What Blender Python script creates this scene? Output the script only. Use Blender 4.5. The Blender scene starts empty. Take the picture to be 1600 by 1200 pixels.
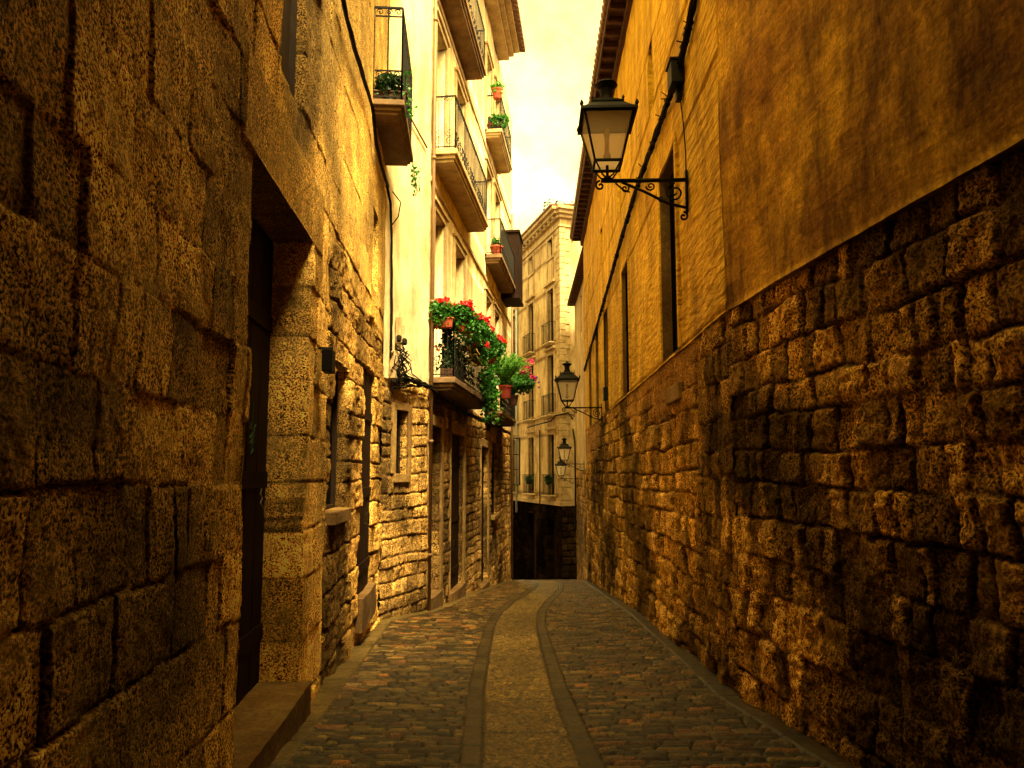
import bpy, math, random
import numpy as np
from mathutils import Vector, Matrix
random.seed(7)
SC = bpy.context.scene
COL = SC.collection
R = math.radians

# ------------------------------------------------------------------ camera
F = 1100.0            # focal length in photo pixels (1600 wide)
PITCH = R(5.5)
SHIFT = 34.0
CAMZ = 1.6
cd = bpy.data.cameras.new('camera'); cam = bpy.data.objects.new('camera', cd); COL.objects.link(cam)
cd.sensor_width = 36; cd.lens = F/1600*36; cd.shift_y = SHIFT/1600; cd.clip_start = .05; cd.clip_end = 2000
cam.location = (0, 0, CAMZ); cam.rotation_euler = (R(90)+PITCH, 0, 0)
SC.camera = cam

# ------------------------------------------------------------------ light
SUN_EL, SUN_AZ = 60, 150      # azimuth measured from +Y towards +X : behind the viewer, right
w = bpy.data.worlds.new('World'); SC.world = w; w.use_nodes = True
nt = w.node_tree; bg = nt.nodes['Background']
sky = nt.nodes.new('ShaderNodeTexSky'); sky.sky_type = 'NISHITA'; sky.sun_disc = False
sky.sun_elevation = R(SUN_EL); sky.sun_rotation = R(SUN_AZ); sky.dust_density = 6; sky.air_density = 1.0; sky.ozone_density = .6
mixn = nt.nodes.new('ShaderNodeMix'); mixn.data_type = 'RGBA'; mixn.blend_type = 'MULTIPLY'
mixn.inputs[0].default_value = 1; mixn.inputs[7].default_value = (1.0, .74, .28, 1)
hs = nt.nodes.new('ShaderNodeHueSaturation'); hs.inputs['Saturation'].default_value = .15
tc = nt.nodes.new('ShaderNodeTexCoord'); sx = nt.nodes.new('ShaderNodeSeparateXYZ'); nt.links.new(tc.outputs['Generated'], sx.inputs[0])
rp = nt.nodes.new('ShaderNodeValToRGB'); nt.links.new(sx.outputs[2], rp.inputs[0]); rp.color_ramp.elements[0].position = .15; rp.color_ramp.elements[1].position = .62
rp.color_ramp.elements[0].color = (1, .80, .38, 1); rp.color_ramp.elements[1].color = (.95, .71, .22, 1)
nz = nt.nodes.new('ShaderNodeTexNoise'); nz.inputs['Scale'].default_value = 7; nz.inputs['Detail'].default_value = 7; nz.inputs['Roughness'].default_value = .65; nt.links.new(tc.outputs['Generated'], nz.inputs['Vector'])
cr = nt.nodes.new('ShaderNodeValToRGB'); nt.links.new(nz.outputs[0], cr.inputs[0]); cr.color_ramp.elements[0].position = .35; cr.color_ramp.elements[1].position = .65
cr.color_ramp.elements[0].color = (.72, .66, .52, 1); cr.color_ramp.elements[1].color = (1.1, 1.1, 1.1, 1)
m3 = nt.nodes.new('ShaderNodeMix'); m3.data_type = 'RGBA'; m3.blend_type = 'MULTIPLY'; m3.inputs[0].default_value = 1
nt.links.new(rp.outputs[0], m3.inputs[6]); nt.links.new(cr.outputs[0], m3.inputs[7]); nt.links.new(m3.outputs[2], mixn.inputs[7])
nt.links.new(sky.outputs[0], hs.inputs['Color']); nt.links.new(hs.outputs[0], mixn.inputs[6]); nt.links.new(mixn.outputs[2], bg.inputs[0])
bg.inputs[1].default_value = .15
ld = bpy.data.lights.new('sun', 'SUN'); ld.energy = 1.6; ld.angle = R(20); ld.color = (1, .80, .43)
sun = bpy.data.objects.new('sun', ld); COL.objects.link(sun)
sd = Vector((math.sin(R(SUN_AZ))*math.cos(R(SUN_EL)), math.cos(R(SUN_AZ))*math.cos(R(SUN_EL)), math.sin(R(SUN_EL))))
sun.rotation_euler = sd.to_track_quat('Z', 'Y').to_euler(); sun.location = (0, 0, 40)
SC.view_settings.view_transform = 'Standard'; SC.view_settings.look = 'None'; SC.view_settings.gamma = 1
SC.view_settings.exposure = 3.1
SC.cycles.max_bounces = 5; SC.cycles.diffuse_bounces = 3

# ------------------------------------------------------------------ projection helpers (survey of the photograph)
fw = np.array([0, math.cos(PITCH), math.sin(PITCH)]); up = np.array([0, -math.sin(PITCH), math.cos(PITCH)])
def ray(u, v):
    return (u-800)/F*np.array([1., 0, 0]) + fw + (600+SHIFT-v)/F*up
def atY(u, v, Y):
    d = ray(u, v); t = Y/d[1]; return np.array([0, 0, CAMZ]) + d*t
class Wall:
    def __init__(s, p0, p1, side):     # side 'L' : street on the right of the walking direction
        s.p0 = np.array(p0, float); s.p1 = np.array(p1, float); d = s.p1-s.p0; s.L = np.linalg.norm(d); s.d = d/s.L
        s.n = np.array([s.d[1], -s.d[0]]) if side == 'L' else np.array([-s.d[1], s.d[0]])
    def hit(s, u, v):
        d = ray(u, v); den = d[:2]@s.n; t = (s.p0@s.n)/den
        p = d*t; return float((p[:2]-s.p0)@s.d), float(p[2]+CAMZ)
    def pt(s, a, o, z):
        q = s.p0 + s.d*a + s.n*o; return (float(q[0]), float(q[1]), float(z))
    def px(s, u, v, o=0.02):
        a, z = s.hit(u, v); return s.pt(a, o, z)
    def rect(s, u0, u1, vm, ut, vt, ub, vb):
        a = s.hit(u0, vm)[0]; b = s.hit(u1, vm)[0]; zt = s.hit(ut, vt)[1]; zb = s.hit(ub, vb)[1]
        return [min(a, b), max(a, b), zb, zt]

GY = [-30, 0, 6, 13, 20, 27, 34, 42, 55, 90]
GZ = [1.0, 0, -.45, -.95, -1.65, -2.4, -3.4, -4.7, -6.8, -12]
def gz(y): return np.interp(y, GY, GZ)

WN = Wall((-.98, -6), (-2.254, 12.2), 'L')          # near left stone house
WF = Wall((-2.254, 12.2), (-1.66, 13.84), 'L')      # narrow face turned to the viewer
WM = Wall((-1.66, 13.84), (0.0, 28.4), 'L')         # balcony house
WR0 = Wall((3.19, -3), (2.17, 6.9), 'R')            # near right
WR = Wall((2.17, 6.9), (2.84, 27), 'R')             # long yellow right wall
WP = Wall((3.55, 28.2), (3.75, 41.5), 'R')          # pale house beyond
WB = Wall((2.94, 42), (-1.3, 56), 'R')              # far corner house, left facade
WB2 = Wall((5.5, 43), (2.94, 42), 'R')              # its face towards the viewer
WB2.n = np.array([0.36, -0.93]); WB2.n = np.array([WB2.d[1], -WB2.d[0]])
if WB2.n[1] > 0: WB2.n = -WB2.n

# ------------------------------------------------------------------ numpy noise
RNG = np.random.RandomState(11)
LAT = RNG.rand(256, 256)
def vn(x, y, k=0):
    x = x + 37.7*k; y = y + 91.3*k
    xi = np.floor(x).astype(int); yi = np.floor(y).astype(int); fx = x-xi; fy = y-yi
    fx = fx*fx*(3-2*fx); fy = fy*fy*(3-2*fy)
    a = LAT[xi & 255, yi & 255]; b = LAT[(xi+1) & 255, yi & 255]; c = LAT[xi & 255, (yi+1) & 255]; d = LAT[(xi+1) & 255, (yi+1) & 255]
    return (a*(1-fx)+b*fx)*(1-fy) + (c*(1-fx)+d*fx)*fy - .5
def fbm(x, y, o=4, k=0, g=.5):
    s = 0; a = 1
    for i in range(o):
        s = s + a*vn(x*2**i, y*2**i, k+i*3); a *= g
    return s
def sst(x): x = np.clip(x, 0, 1); return x*x*(3-2*x)
def stones(S, Z, ch, cw, seed, warp=.03, wf=1.3, merge=0.0):
    """irregular coursed masonry: distance to the joint, three random numbers per stone, local offsets"""
    rg = np.random.RandomState(seed)
    Sw = S + warp*2*fbm(S*wf, Z*wf, 3, seed) + warp*.5*vn(S*9, Z*9, seed+5) + warp*.35*vn(S*27, Z*27, seed+6)
    Zw = Z + warp*2*fbm(S*wf*.6, Z*wf, 3, seed+9) + warp*.5*vn(S*9, Z*9, seed+7) + warp*.35*vn(S*27, Z*27, seed+2)
    z = Zw.min()-1; ed = [z]
    while ed[-1] < Zw.max()+1: ed.append(ed[-1]+rg.uniform(*ch))
    ed = np.array(ed); ci = np.clip(np.searchsorted(ed, Zw)-1, 0, len(ed)-2)
    D = np.minimum(Zw-ed[ci], ed[ci+1]-Zw)
    r1 = np.zeros_like(S); r2 = np.zeros_like(S); r3 = np.zeros_like(S); ls = np.zeros_like(S)
    smin, smax = Sw.min()-1, Sw.max()+1
    for c in np.unique(ci):
        m = ci == c; e = [smin-rg.rand()]
        while e[-1] < smax: e.append(e[-1]+rg.uniform(*cw)*(1.0 if rg.rand() > .25 else .6))
        e = np.array(e); s = Sw[m]; j = np.clip(np.searchsorted(e, s)-1, 0, len(e)-2)
        D[m] = np.minimum(D[m], np.minimum(s-e[j], e[j+1]-s))
        a, b, q = rg.rand(len(e)), rg.rand(len(e)), rg.rand(len(e)); r1[m] = a[j]; r2[m] = b[j]; r3[m] = q[j]
        ls[m] = s-(e[j]+e[j+1])/2
    lz = Zw-(ed[ci]+ed[ci+1])/2
    return D, r1, r2, r3, ls, lz

# ------------------------------------------------------------------ objects
def link(o): COL.objects.link(o); return o
def tag(o, label, cat, group=None, kind=None):
    if label: o['label'] = label
    if cat: o['category'] = cat
    if group: o['group'] = group
    if kind: o['kind'] = kind
    return o
def thing(name, label, cat, loc=(0, 0, 0), rz=0, group=None):
    o = link(bpy.data.objects.new(name, None)); o.location = loc; o.rotation_euler = (0, 0, rz); o.empty_display_size = .2
    return tag(o, label, cat, group)
def attach(o, parent):
    """parent in world space: geometry is given in world coordinates"""
    if parent is not None:
        o.parent = parent
        if parent.get('worldgeo'): o.location = -Vector(parent.location)
    return o
def fast_mesh(name, V, Q, mat, parent=None, col=None, smooth=True):
    me = bpy.data.meshes.new(name); V = np.asarray(V, np.float32); Q = np.asarray(Q, np.int32)
    me.vertices.add(len(V)); me.vertices.foreach_set('co', V.ravel())
    me.loops.add(Q.size); me.loops.foreach_set('vertex_index', Q.ravel())
    me.polygons.add(len(Q)); me.polygons.foreach_set('loop_start', np.arange(0, Q.size, Q.shape[1], dtype=np.int32))
    try: me.polygons.foreach_set('loop_total', np.full(len(Q), Q.shape[1], np.int32))
    except Exception: pass
    me.polygons.foreach_set('use_smooth', np.full(len(Q), smooth))
    if col is not None:
        at = me.color_attributes.new('tone', 'FLOAT_COLOR', 'POINT'); c = np.ones((len(V), 4), np.float32); c[:, :3] = col; at.data.foreach_set('color', c.ravel())
    me.update(calc_edges=True); me.validate(); me.materials.append(mat)
    return attach(link(bpy.data.objects.new(name, me)), parent)

class MB:
    def __init__(s): s.v = []; s.f = []
    def add(s, vs, fs):
        n = len(s.v); s.v += [tuple(map(float, p)) for p in vs]; s.f += [tuple(i+n for i in f) for f in fs]
    def hexa(s, a, b):          # a, b: two matching quads (4 points each)
        s.add(list(a)+list(b), [(3, 2, 1, 0), (4, 5, 6, 7), (0, 1, 5, 4), (1, 2, 6, 5), (2, 3, 7, 6), (3, 0, 4, 7)])
    def wbox(s, W, a0, a1, o0, o1, z0, z1):   # box in wall coordinates
        s.hexa([W.pt(a0, o0, z0), W.pt(a1, o0, z0), W.pt(a1, o1, z0), W.pt(a0, o1, z0)],
               [W.pt(a0, o0, z1), W.pt(a1, o0, z1), W.pt(a1, o1, z1), W.pt(a0, o1, z1)])
    def box(s, x0, x1, y0, y1, z0, z1):
        s.hexa([(x0, y0, z0), (x1, y0, z0), (x1, y1, z0), (x0, y1, z0)], [(x0, y0, z1), (x1, y0, z1), (x1, y1, z1), (x0, y1, z1)])
    def tube(s, pts, r, n=6, caps=True):
        P = [Vector(p) for p in pts]; rs = r if isinstance(r, (list, tuple)) else [r]*len(P); base = len(s.v)
        ref = None
        for i, p in enumerate(P):
            t = (P[min(i+1, len(P)-1)]-P[max(i-1, 0)]);
            if t.length < 1e-9: t = Vector((0, 0, 1))
            t.normalize()
            if ref is None:
                ref = Vector((0, 0, 1)) if abs(t.z) < .9 else Vector((1, 0, 0))
            x = ref - t*ref.dot(t)
            if x.length < 1e-4: x = t.orthogonal()
            x.normalize(); ref = x; y = t.cross(x)
            for k in range(n):
                an = 2*math.pi*(k+.5)/n; s.v.append(tuple(p+(x*math.cos(an)+y*math.sin(an))*rs[i]))
        for i in range(len(P)-1):
            for k in range(n):
                a = base+i*n+k; b = base+i*n+(k+1) % n; s.f.append((a, b, b+n, a+n))
        if caps:
            s.f.append(tuple(base+k for k in range(n))[::-1]); s.f.append(tuple(base+(len(P)-1)*n+k for k in range(n)))
    def lathe(s, prof, c=(0, 0, 0), n=16, sq=None):
        base = len(s.v)
        for r, z in prof:
            for k in range(n):
                an = 2*math.pi*(k+.5)/n; s.v.append((c[0]+r*math.cos(an), c[1]+r*math.sin(an), c[2]+z))
        for i in range(len(prof)-1):
            for k in range(n):
                a = base+i*n+k; b = base+i*n+(k+1) % n; s.f.append((a, b, b+n, a+n))
        s.f.append(tuple(base+k for k in range(n))[::-1]); s.f.append(tuple(base+(len(prof)-1)*n+k for k in range(n)))
    def build(s, name, mat, parent=None, smooth=False, bevel=0):
        me = bpy.data.meshes.new(name); me.from_pydata(s.v, [], s.f); me.update()
        if smooth: me.polygons.foreach_set('use_smooth', [True]*len(me.polygons))
        me.materials.append(mat); o = attach(link(bpy.data.objects.new(name, me)), parent)
        if bevel:
            m = o.modifiers.new('bevel', 'BEVEL'); m.width = bevel; m.segments = 2; m.limit_method = 'ANGLE'
        return o
def house(name, label, cat, loc):
    t = thing(name, label, cat, loc); t['worldgeo'] = 1; return t
def dup(root, loc, rz=0, sc=1, label=None, group=None):
    r = root.copy(); link(r); r.location = loc; r.rotation_euler = (0, 0, rz); r.scale = (sc, sc, sc)
    if label: r['label'] = label
    if group: r['group'] = group
    for ch in list(root.children):
        c = ch.copy(); link(c); c.parent = r
        for g in list(ch.children):
            d = g.copy(); link(d); d.parent = c
    return r

# ------------------------------------------------------------------ materials
def newmat(name):
    m = bpy.data.materials.new(name); m.use_nodes = True; t = m.node_tree; b = t.nodes['Principled BSDF']
    return m, t, b
def N(t, ty, **k):
    n = t.nodes.new(ty)
    for a, v in k.items():
        if a.startswith('i_'): n.inputs[a[2:].replace('_', ' ')].default_value = v
        else: setattr(n, a, v)
    return n
def mixc(t, fac, a, b, mode='MIX'):
    n = t.nodes.new('ShaderNodeMix'); n.data_type = 'RGBA'; n.blend_type = mode
    for s, v in ((0, fac), (6, a), (7, b)):
        if hasattr(v, 'is_output'): t.links.new(v, n.inputs[s])
        else: n.inputs[s].default_value = v if not isinstance(v, tuple) else (*v, 1)[:4]
    return n.outputs[2]
def ramp(t, src, p0, p1, c0=(0, 0, 0), c1=(1, 1, 1)):
    n = t.nodes.new('ShaderNodeValToRGB'); t.links.new(src, n.inputs[0]); e = n.color_ramp.elements
    e[0].position = p0; e[1].position = p1; e[0].color = (*c0, 1); e[1].color = (*c1, 1); return n.outputs[0]
def noise(t, co, sc, det=5, rough=.6, stretch=None, rot=None, dist=0):
    n = N(t, 'ShaderNodeTexNoise'); n.inputs['Scale'].default_value = sc; n.inputs['Detail'].default_value = det
    n.inputs['Roughness'].default_value = rough; n.inputs['Distortion'].default_value = dist
    if stretch or rot:
        mp = N(t, 'ShaderNodeMapping'); mp.inputs['Scale'].default_value = stretch or (1, 1, 1); mp.inputs['Rotation'].default_value = rot or (0, 0, 0)
        t.links.new(co, mp.inputs[0]); co = mp.outputs[0]
    t.links.new(co, n.inputs['Vector']); return n.outputs[0]
def bump(t, h, st, dist, prev=None):
    b = N(t, 'ShaderNodeBump'); b.inputs['Strength'].default_value = st; b.inputs['Distance'].default_value = dist
    t.links.new(h, b.inputs['Height'])
    if prev: t.links.new(prev, b.inputs['Normal'])
    return b.outputs[0]
def mat_stone(name, pit=.6, pitscale=38, mott=.5, bst=.9, bd=.02, rough=.9, spec=.1, streak=.3):
    m, t, b = newmat(name); co = N(t, 'ShaderNodeTexCoord').outputs['Object']
    at = N(t, 'ShaderNodeAttribute'); at.attribute_name = 'tone'
    n1 = noise(t, co, 1.3, 6, .65); n2 = noise(t, co, pitscale, 4, .7); n3 = noise(t, co, 9, 6, .7)
    n4 = noise(t, co, 2.2, 5, .65, (1, 1, .25))
    c = mixc(t, mott, at.outputs[0], ramp(t, n1, .3, .7, (.35, .30, .24), (1.5, 1.45, 1.35)), 'MULTIPLY')
    c = mixc(t, mott*.8, c, ramp(t, n3, .3, .7, (.4, .36, .3), (1.45, 1.42, 1.35)), 'MULTIPLY')
    c = mixc(t, streak, c, ramp(t, n4, .4, .62, (.25, .2, .15), (1.1, 1.1, 1.1)), 'MULTIPLY')
    pf = N(t, 'ShaderNodeMath', operation='MULTIPLY'); pf.inputs[1].default_value = pit; t.links.new(ramp(t, noise(t, co, 3.1, 4, .6), .32, .58, (.25, .25, .25)), pf.inputs[0])
    n6 = noise(t, co, pitscale*.33, 5, .75, (1, 1, .6)); c = mixc(t, pit*.5, c, ramp(t, n6, .40, .60, (.25, .2, .12), (1.35, 1.3, 1.2)), 'MULTIPLY')
    c = mixc(t, pf.outputs[0], c, ramp(t, n2, .44, .57, (.04, .02, .008), (2.7, 2.5, 2.0)), 'MULTIPLY')
    t.links.new(c, b.inputs['Base Color']); b.inputs['Roughness'].default_value = rough; b.inputs['Specular IOR Level'].default_value = spec
    nb = bump(t, n3, bst*.6, bd*1.2); nb = bump(t, n2, bst, bd, nb); t.links.new(nb, b.inputs['Normal'])
    return m
def mat_plaster(name, ca, cb, stain=(.12, .06, .02), trowel=0, mott=.5, st=.5, grain=.25):
    m, t, b = newmat(name); co = N(t, 'ShaderNodeTexCoord').outputs['Object']
    n1 = noise(t, co, .9, 6, .65); n2 = noise(t, co, 2.0, 6, .7, (1, 1, .3)); n3 = noise(t, co, 30, 5, .75)
    n5 = noise(t, co, 5, 6, .7)
    c = mixc(t, ramp(t, n1, .38, .62), ca, cb)
    c = mixc(t, st, c, ramp(t, n2, .38, .6, tuple(x/max(ca) for x in stain), (1.15, 1.12, 1.0)), 'MULTIPLY')
    c = mixc(t, mott, c, ramp(t, n5, .3, .7, (.5, .42, .32), (1.3, 1.3, 1.3)), 'MULTIPLY')
    c = mixc(t, grain, c, ramp(t, n3, .35, .62, (.3, .24, .16), (1.3, 1.3, 1.3)), 'MULTIPLY')
    t.links.new(c, b.inputs['Base Color']); b.inputs['Roughness'].default_value = .9; b.inputs['Specular IOR Level'].default_value = .2
    nb = bump(t, n3, .4, .01); nb = bump(t, n5, .5, .03, nb)
    if trowel:
        tr = noise(t, co, 7, 2, .5, (1, .4, 1.7), (R(38), 0, 0), .3); nb = bump(t, ramp(t, tr, .3, .7), trowel, .03, nb)
    t.links.new(nb, b.inputs['Normal']); return m
def mat_plain(name, c, rough=.6, metal=0, var=.3, scale=12, bst=.2, spec=.4):
    m, t, b = newmat(name); co = N(t, 'ShaderNodeTexCoord').outputs['Object']
    n = noise(t, co, scale, 5, .65); cc = mixc(t, var, c, ramp(t, n, .3, .7, (.3, .27, .22), (1.5, 1.5, 1.45)), 'MULTIPLY')
    t.links.new(cc, b.inputs['Base Color']); b.inputs['Roughness'].default_value = rough; b.inputs['Metallic'].default_value = metal
    b.inputs['Specular IOR Level'].default_value = spec
    t.links.new(bump(t, n, bst, .01), b.inputs['Normal']); return m
def mat_leaf(name, c, c2):
    m, t, b = newmat(name); co = N(t, 'ShaderNodeTexCoord').outputs['Object']; n = noise(t, co, 14, 3)
    cc = mixc(t, ramp(t, n, .4, .6), c, c2); t.links.new(cc, b.inputs['Base Color']); b.inputs['Roughness'].default_value = .5
    tr = N(t, 'ShaderNodeBsdfTranslucent'); t.links.new(cc, tr.inputs[0]); ms = N(t, 'ShaderNodeMixShader'); ms.inputs[0].default_value = .35
    t.links.new(b.outputs[0], ms.inputs[1]); t.links.new(tr.outputs[0], ms.inputs[2]); t.links.new(ms.outputs[0], t.nodes['Material Output'].inputs[0]); return m
def mat_glass(name, c=(.03, .03, .03), alpha=1, rough=.08):
    m, t, b = newmat(name); b.inputs['Base Color'].default_value = (*c, 1); b.inputs['Roughness'].default_value = rough
    b.inputs['Alpha'].default_value = alpha; b.inputs['Specular IOR Level'].default_value = .5; return m

M_STONE = mat_stone('weathered_stone', 1.0, 66, .4, 1.0, .022)
M_RUBBLE = mat_stone('rubble_stone', .95, 52, .5, 1.0, .024)
M_SHADEDARK = mat_stone('shade_dark_stone', .4, 30, .4, .4, .01, rough=1, spec=0)  # stone for the walls with shade painted into their tone
M_PAVE = mat_stone('worn_paving', .6, 70, .6, .6, .012, rough=.42, spec=.45, streak=0)
M_PALE = mat_plaster('pale_plaster', (.80, .69, .46), (.72, .58, .36), mott=.3, st=.55, grain=.15)
M_OCHRE = mat_plaster('ochre_plaster', (.78, .50, .035), (.62, .37, .02), trowel=.85, mott=.5, st=.5, grain=.2)
M_BROWNP = mat_plaster('brown_plaster', (.80, .50, .036), (.40, .20, .02), trowel=.2, mott=.85, st=.9, grain=.6)
M_CREAM = mat_plaster('cream_render', (.60, .48, .28), (.48, .36, .19), mott=.4, st=.55, grain=.2)
M_CUT = mat_plaster('cut_stone', (.50, .40, .24), (.36, .27, .15), mott=.5, st=.3, grain=.35)
M_STEP = mat_plaster('worn_step_stone', (.20, .13, .05), (.12, .075, .03), mott=.6, st=.5, grain=.5)
M_JAMB = mat_plaster('jamb_stone', (.34, .23, .085), (.22, .14, .05), mott=.6, st=.5, grain=.5)
M_SLAB = mat_plaster('slab_stone', (.22, .15, .09), (.12, .08, .05), mott=.5, st=.5, grain=.3)
M_IRON = mat_plain('black_iron', (.0035, .0028, .002), .6, 0, spec=.12)
M_RAIL = mat_plain('grey_iron', (.010, .009, .008), .6, 0, spec=.15)
M_DOOR = mat_plain('dark_red_wood', (.012, .004, .002), .7, 0, .6, 6, .4, .1)
M_WOOD = mat_plain('brown_wood', (.03, .016, .008), .7, 0, .5, 8, .3, .15)
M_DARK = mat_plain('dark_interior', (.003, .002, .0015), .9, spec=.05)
M_CABLE = mat_plain('black_cable', (.005, .004, .003), .7, spec=.1)
M_POT = mat_plain('terracotta', (.42, .07, .035), .75, 0, .3)
M_DPOT = mat_plain('dark_pot', (.07, .03, .02), .75, 0, .3)
M_POTD = mat_plain('aged_terracotta', (.20, .022, .014), .8, 0, .5)
M_TILE = mat_plain('roof_tile', (.11, .05, .022), .85, 0, .6, 5, .4)
M_TIMBER = mat_plain('eave_timber', (.06, .02, .009), .8, 0, .6, 7, .4)
M_LEAF = mat_leaf('geranium_leaf', (.008, .07, .008), (.05, .26, .02))
M_LEAFD = mat_leaf('dark_leaf', (.005, .03, .006), (.012, .06, .01))
M_LEAFL = mat_leaf('fresh_leaf', (.10, .30, .02), (.05, .20, .015))
M_RED = mat_leaf('red_petal', (.6, .006, .015), (.75, .01, .03))
M_PINK = mat_leaf('pink_petal', (.75, .05, .18), (.6, .03, .25))
M_PURP = mat_leaf('purple_petal', (.22, .06, .5), (.3, .08, .45))
M_GLASS = mat_glass('window_glass')
M_LGLASS, _t, _b = newmat('lantern_glass'); _b.inputs['Base Color'].default_value = (.9, .85, .75, 1); _b.inputs['Roughness'].default_value = .35
_tr = N(_t, 'ShaderNodeBsdfTransparent'); _tr.inputs[0].default_value = (1, .95, .85, 1); _tl = N(_t, 'ShaderNodeBsdfTranslucent'); _tl.inputs[0].default_value = (1, .97, .9, 1)
_m1 = N(_t, 'ShaderNodeMixShader'); _m1.inputs[0].default_value = .85; _t.links.new(_tl.outputs[0], _m1.inputs[1]); _t.links.new(_tr.outputs[0], _m1.inputs[2])
_m2 = N(_t, 'ShaderNodeMixShader'); _m2.inputs[0].default_value = .88; _t.links.new(_b.outputs[0], _m2.inputs[1]); _t.links.new(_m1.outputs[0], _m2.inputs[2]); _t.links.new(_m2.outputs[0], _t.nodes['Material Output'].inputs[0])
M_FROST, _t, _b = newmat('frosted_glass'); _b.inputs['Base Color'].default_value = (.9, .88, .8, 1)
_tl = N(_t, 'ShaderNodeBsdfTranslucent'); _tl.inputs[0].default_value = (1, .99, .95, 1); _m2 = N(_t, 'ShaderNodeMixShader'); _m2.inputs[0].default_value = .95
_t.links.new(_b.outputs[0], _m2.inputs[1]); _t.links.new(_tl.outputs[0], _m2.inputs[2]); _t.links.new(_m2.outputs[0], _t.nodes['Material Output'].inputs[0])
M_PAINTG = mat_plain('green_spray_paint', (.015, .11, .04), .6); M_PAINTW = mat_plain('pale_spray_paint', (.2, .17, .13), .6)
M_PIPE = mat_plain('pale_blue_pipe', (.30, .36, .42), .5)
M_COPPER = mat_plain('brown_pipe', (.16, .09, .04), .6)

# ------------------------------------------------------------------ height-field masonry
def axis(a, b, step, marks=()):
    """non-uniform samples; step(x) gives the spacing, every mark is hit exactly"""
    ms = sorted([a, b]+[m for m in marks if a < m < b]); out = [ms[0]]
    for p, q in zip(ms[:-1], ms[1:]):
        x = p; seg = []
        while x < q:
            x += step(x)
            if x < q-step(x)*.4: seg.append(x)
        out += seg+[q]
    return np.array(out)
def hf(name, W, a0, a1, z0, z1, fn, mat, parent, holes=(), ds=None, dz=.02, off=0, bottom=None, top=None, ret=0):
    ds = ds or (lambda a: .03)
    S = axis(a0, a1, ds, [h[0] for h in holes]+[h[1] for h in holes]); Zs = axis(z0, z1, lambda z: dz, [h[2] for h in holes]+[h[3] for h in holes])
    SS, ZZ = np.meshgrid(S, Zs, indexing='ij'); H, C = fn(SS, ZZ)
    ZP = ZZ.copy()
    if bottom is not None:
        bz = bottom(SS); k = (ZZ-z0)/(z1-z0); ZP = bz+(z1-bz)*k
    P = np.empty(SS.shape+(3,)); q = W.p0[None, None]+SS[..., None]*W.d+(H+off)[..., None]*W.n; P[..., :2] = q; P[..., 2] = ZP
    n, m = SS.shape; idx = np.arange(n*m).reshape(n, m); cs = (S[:-1]+S[1:])/2; cz = (Zs[:-1]+Zs[1:])/2
    keep = np.ones((n-1, m-1), bool)
    for h in holes:
        keep &= ~((cs[:, None] > h[0]) & (cs[:, None] < h[1]) & (cz[None] > h[2]) & (cz[None] < h[3]))
    Q = np.stack([idx[:-1, :-1], idx[1:, :-1], idx[1:, 1:], idx[:-1, 1:]], -1)[keep]
    V = P.reshape(-1, 3); CC = C.reshape(-1, 3); exV = []; exC = []; exQ = []; cnt = len(V)
    def strip(ids, depth):
        nonlocal cnt
        ids = np.array(ids); b = V[ids].copy(); k = (b[:, :2]-W.p0)@W.n; b[:, :2] -= ((k+depth)[:, None])*W.n
        jit = .5
        exV.append(b); exC.append(CC[ids]); nn = np.arange(cnt, cnt+len(ids)); cnt += len(ids)
        exQ.append(np.stack([ids[:-1], ids[1:], nn[1:], nn[:-1]], -1))
    for h in holes:
        i0 = np.searchsorted(S, h[0]-1e-6); i1 = np.searchsorted(S, h[1]-1e-6); j0 = np.searchsorted(Zs, h[2]-1e-6); j1 = np.searchsorted(Zs, h[3]-1e-6)
        d = h[4] if len(h) > 4 else .3
        for ids in (idx[i0, j0:j1+1], idx[i1, j0:j1+1], idx[i0:i1+1, j0], idx[i0:i1+1, j1]): strip(ids, d)
    if ret:
        for ids in (idx[0, :], idx[-1, :], idx[:, -1], idx[:, 0]): strip(ids, ret)
    if exV: V = np.vstack([V]+exV); CC = np.vstack([CC]+exC); Q = np.vstack([Q]+exQ)
    return fast_mesh(name, V, Q, mat, parent, CC)

def masonry(ch, cw, seed, joint=.02, depth=.035, prot=.03, rough=.012, warp=.03, ca=(.42, .30, .15), cb=(.26, .17, .08), mort=(.10, .065, .035), tilt=.04, edge=.05, cc=None, mblend=1.0, patchy=0.0):
    ca, cb, mort = map(np.array, (ca, cb, mort)); cc = np.array(cc) if cc is not None else ca
    def fn(S, Z):
        D, r1, r2, r3, ls, lz = stones(S, Z, ch, cw, seed, warp)
        j = joint*(.5+1.2*np.clip(fbm(S*1.1, Z*1.1, 2, seed+2)+.5, 0, 1))
        g = sst(D/j); rd = sst(D/edge)
        if patchy:
            pm = patchy*sst((fbm(S*1.3, Z*1.3, 3, seed+31)+.05)/.25); g = g+(1-g)*pm; rd = rd+(1-rd)*pm
        H = depth*(g-1)+.6*prot*(rd-1)+prot*(r2-.5)*2*g + tilt*((r1-.5)*ls+(r3-.5)*lz)*2*g
        H += rough*2.2*fbm(S*4, Z*4, 4, seed+4, .6)*(.4+.6*g) + rough*.9*vn(S*30, Z*30, seed+8)*g + .03*fbm(S*.5, Z*.5, 2, seed+6)
        t = r3[..., None]; C = ca*t+cb*(1-t); C = C*(.72+.56*r1[..., None]); C = np.where((r2 > .85)[..., None], C*.4+cc*.8, C)
        C = C*(.35+1.3*sst(.5+1.6*fbm(S*.55, Z*.55, 3, seed+17)))[..., None]
        mm = ((1-g)*mblend)[..., None]; C = C*(1-mm)+mort*mm
        return H, C
    return fn
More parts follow.
